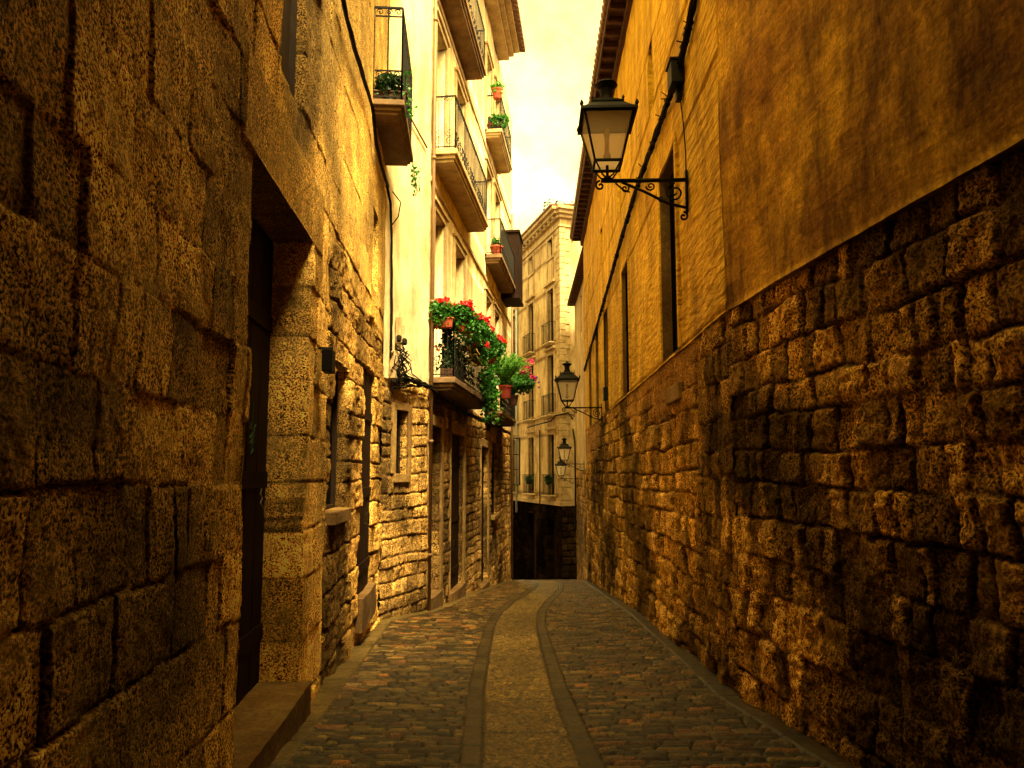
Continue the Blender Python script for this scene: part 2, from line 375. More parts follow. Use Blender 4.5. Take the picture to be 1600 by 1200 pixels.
def smoothwall(seed, amp=.02, c=(.5, .4, .25), f=.8):
    c = np.array(c)
    def fn(S, Z):
        H = amp*2*fbm(S*f, Z*f, 3, seed); return H, np.ones(S.shape+(3,))*c
    return fn

def dstep(W, near=.012, far=.035, k=.0005):
    def st(a):
        y = abs(W.p0[1]+W.d[1]*a)
        if W.p0[1]+W.d[1]*a < 1.3: return .08
        return min(far, max(near, k*y*y))
    return st
def core(mb, W, a0, a1, z0, z1, d0=.5, d1=6): mb.wbox(W, a0, a1, -d1, -d0, z0, z1)

# opening fillers ---------------------------------------------------
def window_in(W, h, parent, depth, style='casement', frame=M_WOOD, pane=M_GLASS, z_rail=None, name='window', w=.05):
    a0, a1, z0, z1 = h[:4]; m = MB(); o0, o1 = -depth-.04, -depth+.03
    m.wbox(W, a0-.02, a0+w, o0, o1, z0-.02, z1+.02); m.wbox(W, a1-w, a1+.02, o0, o1, z0-.02, z1+.02)
    m.wbox(W, a0+w, a1-w, o0, o1, z0-.02, z0+w); m.wbox(W, a0+w, a1-w, o0, o1, z1-w, z1+.02)
    if style == 'casement':
        c = (a0+a1)/2; m.wbox(W, c-w*.6, c+w*.6, o0, o1-.004, z0+w, z1-w)
        n = max(2, int((z1-z0)/.7))
        for i in range(1, n):
            zz = z0+(z1-z0)*i/n; m.wbox(W, a0+w, c-w*.6, o0+.01, o1-.01, zz-.015, zz+.015); m.wbox(W, c+w*.6, a1-w, o0+.01, o1-.01, zz-.015, zz+.015)
    f = m.build(name, frame, parent); p = MB(); p.wbox(W, a0, a1, -depth-.05, -depth-.02, z0, z1); p.build('pane', pane, f)
    f2 = f
    if parent.get('worldgeo'): f2.children[0].location = (0, 0, 0)
    return f
def door_in(W, h, parent, depth, mat=M_DOOR, planks=5, name='door'):
    a0, a1, z0, z1 = h[:4]; m = MB(); o = -depth
    m.wbox(W, a0-.02, a1+.02, o-.06, o-.02, z0-.02, z1+.02)
    k = planks; wd = (a1-a0)/k
    for i in range(k): m.wbox(W, a0+i*wd+.006, a0+(i+1)*wd-.006, o-.02, o+.012, z0+.02, z1-.02)
    for zz in (.12, .45, .8): m.wbox(W, a0+.03, a1-.03, o+.012, o+.035, z0+(z1-z0)*zz-.07, z0+(z1-z0)*zz+.07)
    d = m.build(name, mat, parent, bevel=.004)
    hd = MB(); c = a0+(a1-a0)*.52; z = z0+1.15
    hd.tube([W.pt(c, o+.03, z), W.pt(c, o+.09, z), W.pt(c, o+.09, z-.16), W.pt(c, o+.03, z-.16)], .012); hd.build('handle', M_IRON, d)
    d.children[0].location = (0, 0, 0)
    return d
def spiral(c, ax, az, r0, turns=1.6, n=22, start=0, sgn=1):
    out = []
    for i in range(n+1):
        t = i/n; a = start+sgn*turns*2*math.pi*t; r = r0*(1-.85*t); out.append(c+ax*(r*math.cos(a))+az*(r*math.sin(a)))
    return out
def balcony(parent, W, a0, a1, zt, proj, thick=.2, rail=1.1, spacing=.12, scroll=True, mat=M_SLAB, iron=M_RAIL, band=0, bars=.009, label=None, extra=None):
    m = MB(); m.wbox(W, a0, a1, -.05, proj, zt-thick*.45, zt); m.wbox(W, a0+.05, a1-.05, -.05, proj-.05, zt-thick*.75, zt-thick*.45)
    m.wbox(W, a0+.09, a1-.09, -.05, proj-.09, zt-thick, zt-thick*.75)
    b = m.build('balcony', mat, parent, bevel=.012)
    if label: b['label'] = label
    r = MB(); i = .05; pts = [(a0+i, 0), (a0+i, proj-i), (a1-i, proj-i), (a1-i, 0)]
    for z in (zt+.06, zt+rail):
        for p, q in zip(pts[:-1], pts[1:]):
            r.tube([W.pt(p[0], p[1], z), W.pt(q[0], q[1], z)], .014 if z < zt+.1 else .02, 4)
    for p, q in zip(pts[:-1], pts[1:]):
        L = math.hypot(q[0]-p[0], q[1]-p[1]); n = max(1, round(L/spacing))
        for k in range(n+1):
            t = k/n; a = p[0]+(q[0]-p[0])*t; o = p[1]+(q[1]-p[1])*t; rr = .016 if k in (0, n) else bars
            r.tube([W.pt(a, o, zt), W.pt(a, o, zt+rail)], rr, 4)
    if scroll:
        s = r
        for (p, q) in zip(pts[:-1], pts[1:]):
            P = Vector(W.pt(p[0], p[1], 0)); Qv = Vector(W.pt(q[0], q[1], 0)); ax = (Qv-P).normalized(); L = (Qv-P).length; az = Vector((0, 0, 1))
            n = max(1, round(L/.24)); st = L/n; rr = min(.1, st*.45)
            for k in range(n):
                c = P+ax*(st*(k+.5))
                s.tube(spiral(c+Vector((0, 0, zt+.18)), ax, az, rr, 1.4, 14, 0), .007, 4)
                s.tube(spiral(c+Vector((0, 0, zt+.18+rr*1.9)), ax, az, rr, 1.4, 14, math.pi, 1), .007, 4)
                s.tube(spiral(c+ax*(st*.25)+Vector((0, 0, zt+rail-.07)), ax, az, .05, 1.2, 10), .006, 4)
                s.tube(spiral(c-ax*(st*.25)+Vector((0, 0, zt+rail-.07)), ax, az, .05, 1.2, 10, math.pi, -1), .006, 4)
    if extra: extra(r)
    rl = r.build('railing', iron, b); rl.location = (0, 0, 0)
    return b

# ================================================================== GROUND
def Lx(y):
    return np.interp(y, [-30, -6, 12.2, 13.84, 28.4, 28.6, 45], [-.98, -.98, -2.254, -1.66, 0, -5, -6])
def Rx(y):
    return np.interp(y, [-30, -3, 6.9, 27, 28.0, 28.2, 60], [3.19, 3.19, 2.17, 2.84, 2.87, 3.55, 4.0])
def Cx(y): return np.interp(y, [-30, 3, 4.7, 7.5, 9.9, 12, 14, 16.5, 19, 22, 25, 30, 40], [.3, .2, .15, .06, .05, .06, .16, .42, .78, 1.1, 1.3, 1.0, -.5])
def build_street():
    Y = [1.0]
    while Y[-1] < 33: Y.append(Y[-1]+(.05 if Y[-1] < 3.5 else max(.011, .0028*Y[-1])))
    while Y[-1] < 58: Y.append(Y[-1]+.25)
    Y = np.array(Y); T = np.linspace(0, 1, 330); YY, TT = np.meshgrid(Y, T, indexing='ij')
    L = Lx(YY)-.12; Rr = Rx(YY)+.12; X = L+(Rr-L)*TT; c = Cx(YY)
    d = X-c
    # setts
    D, r1, r2, r3, ls, lz = stones(X+.3*np.sin(YY*.4), YY+.04*d*d*.3, (.062, .088), (.14, .30), 5, .009, 2.5)
    g = sst((D-.002)/.014); rd = sst(D/.028); H = .02*(g-1)+.012*(rd-1)+.018*(r2-.5)*g+.006*fbm(X*12, YY*12, 3, 4)
    ca, cb = np.array((.115, .085, .03)), np.array((.032, .024, .011)); t = r3[..., None]; C = (ca*t+cb*(1-t))*(.22+2.1*r1[..., None]**2)*np.array((1.08, .98, .9))
    C = np.where((r2 > .8)[..., None], C*np.array((1.25, .85, .7)), C); C = np.where((r2 < .15)[..., None], C*np.array((.9, 1.0, .9)), C)
    mort = np.array((.003, .002, .001)); C = C*g[..., None]+mort*(1-g[..., None])
    def zone(m, ch, cw, seed, ca, cb, jt, hh, amp, gr=.5, mt=(.007, .005, .003)):
        nonlocal H, C
        D, r1, r2, r3, ls, lz = stones(np.where(m, 0, 0)+0*X, YY, ch, (50, 60), seed, .01)
        D2 = np.minimum(D, cw); g = sst(D2/jt); h = hh+.014*(g-1)+.006*(r2-.5)+amp*fbm(X*14, YY*14, 4, seed)
        # stone number per slab
        ii = np.floor((YY)*1.0/((ch[0]+ch[1])/2)); rr = LAT[(ii.astype(int)*7+seed) & 255, 3]
        cc = (np.array(ca)*rr[..., None]+np.array(cb)*(1-rr[..., None])); cc = cc*g[..., None]+np.array(mt)*(1-g[..., None])
        cc = cc*np.clip(1+(2.4*gr)*vn(X*75, YY*75, 3)+gr*vn(X*31, YY*31, 5), .15, 2.5)[..., None]
        H = np.where(m, h, H); C = np.where(m[..., None], cc, C)
    hw = .34; bw = .17
    zone(np.abs(d) < hw, (.7, 1.3), np.clip(hw-np.abs(d), 0, 1), 21, (.15, .105, .035), (.08, .055, .02), .022, .004, .016, 1.35)
    for sg in (-1, 1):
        dd = d*sg-hw; zone((dd > 0) & (dd < bw), (.28, .5), np.clip(np.minimum(dd, bw-dd), 0, 1), 31+sg, (.055, .04, .018), (.022, .016, .007), .022, .004, .006)
    el = X-Lx(YY); er = Rx(YY)-X
    zone((el < .22) & (YY < 28), (.4, .8), np.clip(.22-el, 0, 1), 41, (.12, .09, .032), (.07, .05, .018), .02, .004, .006)
    zone((er < .2) & (YY < 28), (.4, .8), np.clip(.2-er, 0, 1), 43, (.04, .03, .012), (.02, .016, .007), .02, .004, .006)
    Z = gz(YY)+H+.02*fbm(X*.6, YY*.6, 2, 9)-.03*np.exp(-(np.abs(d)/.8)**2)
    V = np.stack([X, YY, Z], -1).reshape(-1, 3); n, m = X.shape; idx = np.arange(n*m).reshape(n, m)
    Q = np.stack([idx[:-1, :-1], idx[:-1, 1:], idx[1:, 1:], idx[1:, :-1]], -1).reshape(-1, 4)
    o = fast_mesh('street', V, Q, M_PAVE, None, C.reshape(-1, 3)); tag(o, None, None, kind='structure')
    return o
build_street()
# wide ground sheet below the paving
gy = np.array([-120, -30, 0, 6, 13, 20, 27, 34, 42, 55, 90, 400.]); gx = np.array([-300, -60, -12, 0, 12, 60, 300.])
YY, XX = np.meshgrid(gy, gx, indexing='ij'); ZZ = np.interp(YY, GY, GZ)-.12
idx = np.arange(YY.size).reshape(YY.shape); Q = np.stack([idx[:-1, :-1], idx[:-1, 1:], idx[1:, 1:], idx[1:, :-1]], -1).reshape(-1, 4)
g_ = fast_mesh('ground', np.stack([XX, YY, ZZ], -1).reshape(-1, 3), Q, mat_plain('earth', (.09, .07, .045), .95), None); tag(g_, None, None, kind='structure')

# ================================================================== NEAR LEFT STONE HOUSE
T1 = house('stone_house', 'tall ashlar stone house filling the left side with a big dark doorway', 'house', (-4.5, 4, float(gz(4))))
h_door = WN.rect(380, 478, 740, 392, 230, 470, 1070); h_door.append(.36)
h_up = WN.rect(437, 474, 120, 474, 190, 474, 190); h_up[3] = h_up[2]+2.2; h_up[2] = WN.hit(474, 190)[1]; h_up.append(.11)
h_small = WN.rect(519, 543, 700, 520, 558, 519, 800); h_small.append(.17)
h_d2 = WN.rect(563, 582, 740, 564, 568, 563, 935); h_d2.append(.07)
h_slit = WN.rect(582, 590, 400, 582, 315, 590, 462); h_slit.append(.2)
fn1 = masonry((.40, .56), (.26, .66), 3, joint=.007, depth=.018, prot=.014, rough=.007, warp=.035, ca=(.70, .48, .16), cb=(.36, .235, .07), mort=(.11, .068, .024), tilt=.03, edge=.014, patchy=.8)
fn1b = masonry((.26, .44), (.3, .7), 13, joint=.022, depth=.04, prot=.026, rough=.016, warp=.04, ca=(.58, .38, .12), cb=(.36, .225, .07), mort=(.035, .02, .008), tilt=.04, edge=.02, patchy=.3)
def fnN(S, Z):
    H1, C1 = fn1(S, Z); H2, C2 = fn1b(S, Z)
    a = h_door[1]; k = sst((S-a-.9)/.05)*sst((4.1-Z+.3*vn(S, Z, 3))/.1); H = H1*(1-k)+H2*k; C = C1*(1-k[..., None])+C2*k[..., None]
    q = sst((S-a)/.3)*sst((Z-4.2)/.3)*.6; H = H*(1-q); C = C*(1-q[..., None]*.6)+np.array((.66, .48, .17))*q[..., None]*.6  # lighter upper wall colour stands in for stronger light there
    l = ((S > h_door[0]-.25) & (S < a+.45) & (Z > h_door[3]-.01) & (Z < h_door[3]+.62)); le = np.minimum(np.minimum(S-h_door[0]+.25, a+.45-S), h_door[3]+.62-Z)
    hl = .02*(sst(le/.015)-1)+.006*fbm(S*5, Z*5, 3, 8)+.012; H = np.where(l, hl, H); C = np.where(l[..., None], np.array((.54, .36, .11)), C)
    return H, C
hf('wall', WN, 0, WN.L, -1.3, 10.9, fnN, M_STONE, T1, [h_door, h_up, h_small, h_d2, h_slit], dstep(WN, .008, .035, .0004), .016)
m = MB(); core(m, WN, -8, 0, -1.5, 10.9, .0, 6); core(m, WN, 0, WN.L-.6, -1.5, 10.9); m.build('inner_core', M_CUT, T1)
m = MB(); m.wbox(WN, -4, WN.L+.1, -6.2, .3, 10.9, 11.05); m.build('roof', M_TILE, T1)
dr = door_in(WN, h_door, T1, .36, M_DOOR, 6)
# spray-painted marks on the door leaf
def paint(pts, mat, name='graffiti'):
    m = MB(); m.tube([WN.px(u, v, -.36+.02) for u, v in pts], 0.008, 4); o = m.build(name, mat, dr); o.location = (0, 0, 0); return o
def paint2(pts, mat):
    m = MB(); P = []
    for u, v in pts:
        d = ray(u, v); off = WN.p0-WN.n*.30; t = (off@WN.n)/(d[:2]@WN.n); p = d*t; P.append((p[0], p[1], p[2]+CAMZ))
    m.tube(P, .006, 4); o = m.build('graffiti', mat, dr); o.location = (0, 0, 0)
paint2([(395, 628), (394, 660), (391, 668), (398, 672), (390, 684), (397, 680), (391, 692), (396, 690), (393, 700), (397, 668), (399, 664)], M_PAINTG)
paint2([(392, 710), (395, 702), (397, 712)], M_PAINTG)
paint2([(409, 763), (407, 772), (410, 778), (407, 786), (412, 794), (413, 808)], M_PAINTW)
m = MB(); a0, a1, z0, z1 = h_door[:4]
m.wbox(WN, a0-.02, a1-.01, -.6, .10, z0-.5, z0+.045); m.build('door_step', M_STEP, T1, bevel=.015)
window_in(WN, h_up, T1, .1, 'none', frame=M_WOOD, pane=M_WOOD, w=.03)
window_in(WN, h_small, T1, .16, style='none', frame=M_WOOD, pane=M_DARK)
m = MB(); m.wbox(WN, h_small[0]-.02, h_small[1]+.02, -.26, .06, h_small[2]-.14, h_small[2]+.006); m.build('sill', M_JAMB, T1, bevel=.012)
door_in(WN, h_d2, T1, .05, M_DOOR, 4)
m = MB(); m.wbox(WN, h_d2[0]-.05, h_d2[1]+.05, -.3, .08, h_d2[2]-.4, h_d2[2]+.045); m.build('door_step', M_STEP, T1, bevel=.012)
window_in(WN, h_slit, T1, .18, style='none', pane=M_DARK)
# high balcony of the stone house
aP0 = WN.hit(578, 155)[0]; aP1 = WN.hit(597, 250)[0]; aP1 = max(aP1, aP0+1.7)
aP0 = WN.L-2.05; aP1 = WN.L-.05; zP = WN.hit(597, 252)[1]
ZPB = 7.25
def high_scrolls(s):
    az = Vector((0, 0, 1))
    for (p, q) in (((aP0+.05, .02), (aP0+.05, .43)), ((aP0+.05, .43), (aP1-.05, .43))):
        P = Vector(WN.pt(*p, 0)); Qv = Vector(WN.pt(*q, 0)); ax = (Qv-P).normalized(); L = (Qv-P).length; n = max(2, round(L/.15))
        for k in range(n):
            c = P+ax*(L*(k+.5)/n)
            for zz in (ZPB+1.43, ZPB+.42): s.tube(spiral(c+Vector((0, 0, zz)), ax, az, .055, 1.3, 12, 0 if k % 2 else math.pi, 1 if k % 2 else -1), .008, 4)
        for zz in (ZPB+.36, ZPB+.48, ZPB+1.36): s.tube([P+Vector((0, 0, zz)), Qv+Vector((0, 0, zz))], .013, 4)
pb = balcony(T1, WN, aP0, aP1, ZPB, .48, .2, 1.5, .2, False, M_SLAB, M_IRON, bars=.014, label='dark narrow balcony with tall black bars high on the stone house', extra=high_scrolls)

# unseen block added above and behind the viewer, to shade the near lane
T6 = house('added_shade_bridge', 'unseen block added across the near lane to shade it', 'house', (1, -5, float(gz(-5))))
m = MB(); m.box(-1.6, 3.4, -16, 3.2, 6.0, 11); m.build('shade_bridge_upper', M_CUT, T6)
m = MB(); m.box(-1.4, 3.6, -12.6, -12, -1, 6.0); m.build('shade_bridge_end', M_CUT, T6)
m = MB()
for k in range(7): m.box(-1.3, 3.3, -11.5+k*2, -11.3+k*2, 5.78, 6.0)
m.build('shade_bridge_beam', M_WOOD, T6)

# ================================================================== BALCONY HOUSE (turned face + long facade)
T2 = house('balcony_house', 'cream plastered house with iron balconies over a rough stone ground floor', 'house', (-3, 20, float(gz(20))))
ZS = 3.3
h_bw = WF.rect(617, 636, 690, 618, 640, 618, 740); h_bw.append(.2)
fnF = masonry((.17, .34), (.14, .42), 23, joint=.02, depth=.025, prot=.02, rough=.016, warp=.03, ca=(.42, .29, .11), cb=(.24, .155, .06), mort=(.10, .06, .025), edge=.04)
hf('wall', WF, 0, WF.L, -1.6, ZS, fnF, M_RUBBLE, T2, [h_bw], lambda a: .016, .018)
hf('wall', WF, -.0, WF.L, ZS-.02, 16.5, smoothwall(4, .012), M_PALE, T2, [], lambda a: .1, .12, off=-.01)
window_in(WF, h_bw, T2, .17, style='none', pane=M_DARK)
m = MB(); m.wbox(WF, h_bw[0]-.07, h_bw[1]+.07, -.02, .06, h_bw[2]-.16, h_bw[2]); m.wbox(WF, h_bw[1], h_bw[1]+.13, -.02, .035, h_bw[2], h_bw[3]+.12); m.wbox(WF, h_bw[0]-.12, h_bw[0], -.02, .035, h_bw[2], h_bw[3]+.12); m.wbox(WF, h_bw[0], h_bw[1], -.02, .035, h_bw[3], h_bw[3]+.14)
m.build('window_surround', M_JAMB, T2, bevel=.01)
m = MB()
for k in range(5):
    z = h_bw[2]+(h_bw[3]-h_bw[2])*(k+.5)/5; m.tube([WF.pt(h_bw[0]-.02, -.1, z), WF.pt(h_bw[1]+.02, -.1, z)], .011, 5)
for k in range(2):
    a = h_bw[0]+(h_bw[1]-h_bw[0])*(k+1)/3; m.tube([WF.pt(a, -.1, h_bw[2]-.02), WF.pt(a, -.1, h_bw[3]+.02)], .011, 5)
m.build('window_bars', M_IRON, T2)
# facade openings
def mr(u0, u1): return WM.hit(u0, 740)[0], WM.hit(u1, 740)[0]
def gdoor(u0, u1, vt, vb):
    a0, a1 = mr(u0, u1); return [a0, a1, WM.hit(u0, vb)[1], WM.hit(u0, vt)[1], .5]
g1 = gdoor(665.5, 688, 662, 941); g2 = gdoor(703.5, 724, 676, 930); g3 = gdoor(751, 762, 697, 920)
g1[0] = max(g1[0], .12)
gw = gdoor(768, 776, 690, 806)
gup = gdoor(742, 745.5, 670, 716); gup[4] = .1; g1[4] = .26; g2[4] = .13; g3[4] = .15; gw[4] = .14
fnG = masonry((.16, .3), (.18, .45), 33, joint=.02, depth=.03, prot=.018, rough=.016, warp=.05, ca=(.38, .26, .10), cb=(.20, .13, .055), mort=(.08, .05, .02), edge=.04)
hf('wall', WM, 0, WM.L, -3.4, ZS, fnG, M_RUBBLE, T2, [g1, g2, g3, gw, gup], lambda a: .02, .022)
bays = [mr(671, 690), mr(707, 722), mr(757, 765.5), mr(771, 779)]
bays[0] = (max(.3, bays[0][0]), bays[0][1])
ups = []
for (fz, hh) in ((3.52, 3.55), (8.3, 2.9), (12.3, 2.7)):
    for a0, a1 in bays: ups.append([a0, min(a1, a0+1.25), fz+.01, fz+hh, .32])
hf('wall', WM, 0, WM.L, ZS-.02, 16.5, smoothwall(6, .015), M_PALE, T2, ups, lambda a: .15, .15, off=-.01)
WE = Wall(tuple(WM.p1), (-6, 29.6), 'R'); WE.n = np.array([WE.d[1], -WE.d[0]]);
if WE.n[1] < 0: WE.n = -WE.n
hf('wall', WE, 0, WE.L, -3.6, 16.5, smoothwall(8, .01), M_PALE, T2, [], lambda a: .3, .3, off=0)
m = MB(); core(m, WM, .5, WM.L-.1, -3.5, 16.4, .55, 5); m.wbox(WM, 0, WM.L-.02, -5, -.02, 16.4, 16.5); m.build('inner_core', M_DARK, T2)
for g, pl in ((g1, 4), (g2, 4), (g3, 3)): door_in(WM, g, T2, g[4]-.01, M_DOOR, pl)
window_in(WM, gw, T2, .12, style='casement', pane=M_DARK); window_in(WM, gup, T2, .08, style='none', pane=M_DARK, w=.03)
m = MB()
m.wbox(WM, gw[0]-.15, gw[1]+.12, -.2, .12, gw[2]-.12, gw[2]+.004); m.build('sill', M_JAMB, T2, bevel=.01)
for g in (g1, g2, g3):
    m = MB(); m.wbox(WM, g[0]-.04, g[1]+.04, -.5, .07, g[2]-.5, g[2]+.045); m.build('door_step', M_STEP, T2, bevel=.015)
    m = MB(); m.wbox(WM, g[0]-.02 if g is not g1 else g[0]-.1, g[0], -.45, .03, g[2], g[3]+.2); m.wbox(WM, g[1], g[1]+.2, -.02, .035, g[2], g[3]+.22); m.wbox(WM, g[0], g[1], -.02, .035, g[3], g[3]+.22)
    m.build('door_surround', M_JAMB, T2, bevel=.012)
for g in ups:
    window_in(WM, g, T2, .28, 'casement', M_WOOD, M_GLASS)
    m = MB(); w_ = .13; m.wbox(WM, g[0]-w_, g[0], -.02, .045, g[2], g[3]+w_); m.wbox(WM, g[1], g[1]+w_, -.02, .045, g[2], g[3]+w_); m.wbox(WM, g[0], g[1], -.02, .045, g[3], g[3]+w_)
    m.wbox(WM, g[0]-w_-.03, g[1]+w_+.03, -.02, .09, g[3]+w_, g[3]+w_+.07); m.build('window_surround', M_CUT, T2, bevel=.01)
    if g[2] > 4 or g[0] < 8:
        m = MB(); zc = g[2]
# balconies: near column and far column, three floors
aN0 = .12; aN1 = aN0+4.45; aF0 = WM.hit(758, 393)[0]; aF1 = aF0+4.1
PJ = .52
balcony(T2, WM, aN0, aN1, 3.52, PJ, .26, 1.12, .11, label='lowest near balcony, its rail crowded with red geraniums')
balcony(T2, WM, aN0, aN1, 8.27, PJ, .26, 1.15, .11, mat=M_CUT, label='bare near balcony on the middle floor with scroll ironwork')
balcony(T2, WM, aN0, aN1-.5, 12.25, PJ, .26, 1.15, .11, mat=M_SLAB, label='near balcony at the top edge of the picture')
balcony(T2, WM, aF0, aF1, 3.5, PJ, .24, 1.1, .12, iron=M_IRON, label='lowest far balcony with a fern and pink flowers')
balcony(T2, WM, aF0, aF1-.2, 8.33, PJ, .26, 1.12, .12, label='middle far balcony with one red pot')
balcony(T2, WM, aF0, aF1-1.2, 12.35, PJ, .24, 1.12, .13, mat=M_CUT, label='top far balcony with small potted plants')
# dark wooden box bay beyond the middle far balcony
m = MB(); m.wbox(WM, aF1-.2, aF1+1.1, 0, .62, 8.0, 10.35); m.wbox(WM, aF1-.25, aF1+1.15, 0, .68, 10.35, 10.45); m.wbox(WM, aF1-.25, aF1+1.15, 0, .68, 7.9, 8.0)
for k in range(4): m.wbox(WM, aF1-.2+k*.42, aF1-.2+k*.42+.05, .62, .645, 8.0, 10.35)
m.build('enclosed_balcony', M_DOOR, T2, bevel=.01)
# eaves
m = MB(); m.wbox(WM, -.4, WM.L-4.2, -.3, .38, 16.5, 16.62); m.wbox(WM, -.4, WM.L-4.2, -.3, .55, 16.62, 16.75); m.wbox(WM, -.4, WM.L-4.2, -5, .75, 16.75, 16.85); m.build('cornice', M_CUT, T2, bevel=.01)
m = MB()
for k in range(50):
    a = -.4+k*.24
    if a > WM.L-4.2: break
    m.tube([WM.pt(a+.12, -3, 17.35), WM.pt(a+.12, .95, 16.92)], .10, 6)
m.build('roof', M_TILE, T2, smooth=True)
# rooftop chimney part, corner downpipe and string of pipes
m = MB(); m.tube([WM.pt(.03, .06, -1.2), WM.pt(.03, .06, 16.4)], .035, 8)
for z in (0, 2.2, 5, 8, 11, 14): m.tube([WM.pt(.03, .06, z), WM.pt(.03, .06, z+.06)], .05, 8)
m.build('downpipe', M_COPPER, T2, smooth=True)
m = MB(); m.tube([WM.pt(WM.L-.9, .1, -2.4), WM.pt(WM.L-.9, .1, 12)], .05, 8); m.build('downpipe', M_COPPER, T2, smooth=True)
m = MB(); a, z = WF.hit(636, 178); b, z2 = WF.hit(665, 231); m.tube([WF.pt(a, .03, z), WF.pt(b, .03, z2)], .02, 6); m.build('drain_pipe', M_COPPER, T2, smooth=True)
# little iron cage and bracket at the far end of the facade
m = MB()
e = WM.L-.5
for z in (1.15, 1.75, 2.35, 3.0):
    m.tube([WM.pt(e, 0, z), WM.pt(e, .34, z), WM.pt(e+.4, .34, z), WM.pt(e+.4, 0, z)], .018, 4)
for o in (.12, .23, .34): m.tube([WM.pt(e, o, 1.15), WM.pt(e, o, 3.0)], .014, 4)
for a in (.2, .4): m.tube([WM.pt(e+a, .34, 1.15), WM.pt(e+a, .34, 3.0)], .014, 4)
m.build('window_cage', M_IRON, T2)
m = MB()
for k in range(3): m.wbox(WM, 7.2+k*2.9, 7.3+k*2.9, -.02, .05, 3.3, 16.3) if k == 9 else None
for z in (7.6, 11.8): m.wbox(WM, 0, WM.L-.05, -.02, .03, z-.06, z+.04)
m.build('string_course', M_CUT, T2, bevel=.008)

# ================================================================== RIGHT HOUSE
T3 = house('plastered_house', 'long ochre plastered house on a rough stone base along the right', 'house', (5, 12, float(gz(12))))
LZ = 3.22
fnR = masonry((.26, .44), (.14, .36), 53, joint=.022, depth=.026, prot=.024, rough=.02, warp=.05, ca=(.52, .34, .09), cb=(.13, .078, .02), mort=(.012, .006, .002), tilt=.04, edge=.03, cc=(.58, .38, .12), patchy=.7)
fnR2 = masonry((.24, .42), (.2, .5), 54, joint=.028, depth=.035, prot=.035, rough=.022, warp=.05, ca=(.54, .35, .085), cb=(.24, .15, .04), mort=(.05, .03, .01), tilt=.06, edge=.04, cc=(.48, .33, .12), patchy=.6)
def smear(fn, seed):
    """upper part of the base is smeared with old render"""
    def f(S, Z):
        H, C = fn(S, Z); k = sst((Z-2.2+1.6*fbm(S*.7, Z*.7, 3, seed))/.5)*.75; H = H*(1-k)+k*.01; c = np.array((.36, .20, .045)); k = k[..., None]
        return H, C*(1-k)+c*k
    return f
def fr0(S, Z): return fnR(S, Z)
def fr1(S, Z):
    H1, C1 = fnR(S+WR0.L, Z); H2, C2 = smear(fnR2, 3)(S, Z); k = sst((S-1.0+.8*vn(S*.8, Z*.8, 7))/1.0); return H1*(1-k)+H2*k, C1*(1-k[..., None])+C2*k[..., None]
hf('base_wall', WR0, 0, WR0.L, -1.0, LZ+.02, fr0, M_RUBBLE, T3, [], dstep(WR0, .012, .03, .0004), .017)
hf('base_wall', WR, 0, WR.L, -3.2, LZ+.02, fr1, M_RUBBLE, T3, [], dstep(WR, .014, .035, .0003), .02)
def rr(n0, f0, top, bot, d=.32):   # near edge u, far edge u at mid height
    return [WR.hit(n0[0], n0[1])[0], WR.hit(f0[0], f0[1])[0], bot, WR.hit(*top)[1], d]
wz = LZ+.03
hR = [rr((1062, 400), (1039, 400), (1056, 228), wz, .15), rr((986, 520), (979, 520), (982, 412), wz, .085), rr((953.5, 570), (949, 570), (951, 497), wz, .085),
      rr((938.5, 600), (935, 600), (937, 545), wz, .085), rr((926.5, 600), (924.5, 600), (926, 575), wz, .085)]
zt = hR[0][3]
for h in hR[1:]:
    h[3] = zt-.1; h[1] = h[0]+1.15
hR[0][1] = hR[0][0]+1.2
hU = [rr((942, 340), (940, 340), (942, 312), 0, .2), rr((922.5, 430), (921, 430), (922, 408), 0, .2), rr((1022, 20), (1018, 20), (1020, -10), 0, .2), rr((971, 300), (969, 300), (971, 285), 0, .2)]
for h in hU: h[3] = 8.6; h[2] = 7.5; h[1] = h[0]+.45
jag = lambda S: LZ+.05*fbm(S*2.5, S*0, 3, 2)*np.clip(S/3, 0, 1)
def fpl(seed, amp, c):
    def fn(S, Z):
        H = amp*2*fbm(S*.7, Z*.7, 4, seed)+.006*fbm(S*5, Z*5, 2, seed+1); return H, np.ones(S.shape+(3,))*c
    return fn
hf('plaster_wall', WR0, 0, WR0.L, LZ, 10.8, fpl(12, .022, .5), M_BROWNP, T3, [], lambda a: .06, .06, off=.045, ret=.2, bottom=lambda S: LZ+.012*fbm(S*3, S*0, 3, 5))
hf('plaster_wall', WR, 0, WR.L, LZ, 10.8, fpl(14, .02, .5), M_OCHRE, T3, hR+hU, lambda a: .07, .07, off=.03, ret=.2)
m = MB(); core(m, WR, -.4, WR.L-.02, -3.3, 10.7, .4, 6); core(m, WR0, -12, -.01, -1.2, 10.7, .0, 6); core(m, WR0, 0, WR0.L-.3, -1.2, 10.7, .4, 6); m.wbox(WR, WR.L-.06, WR.L+.0, -6, .0, -3.3, 10.7); m.build('inner_core', M_CUT, T3)
for h in hR+hU:
    big = h in hR; window_in(WR, h, T3, h[4]-.005, 'none', M_DARK, M_DARK, w=.02)
    if big:
        m = MB(); d_ = -h[4]+.01; m.wbox(WR, h[1]-.012, h[1]+.03, d_, .03, h[2], h[3]); m.wbox(WR, h[0], h[1]-.014, d_, .028, h[3]-.012, h[3]+.02); m.wbox(WR, h[0], h[1]-.014, d_, .028, h[2]-.02, h[2]+.012); m.build('window_reveal', M_STEP, T3)
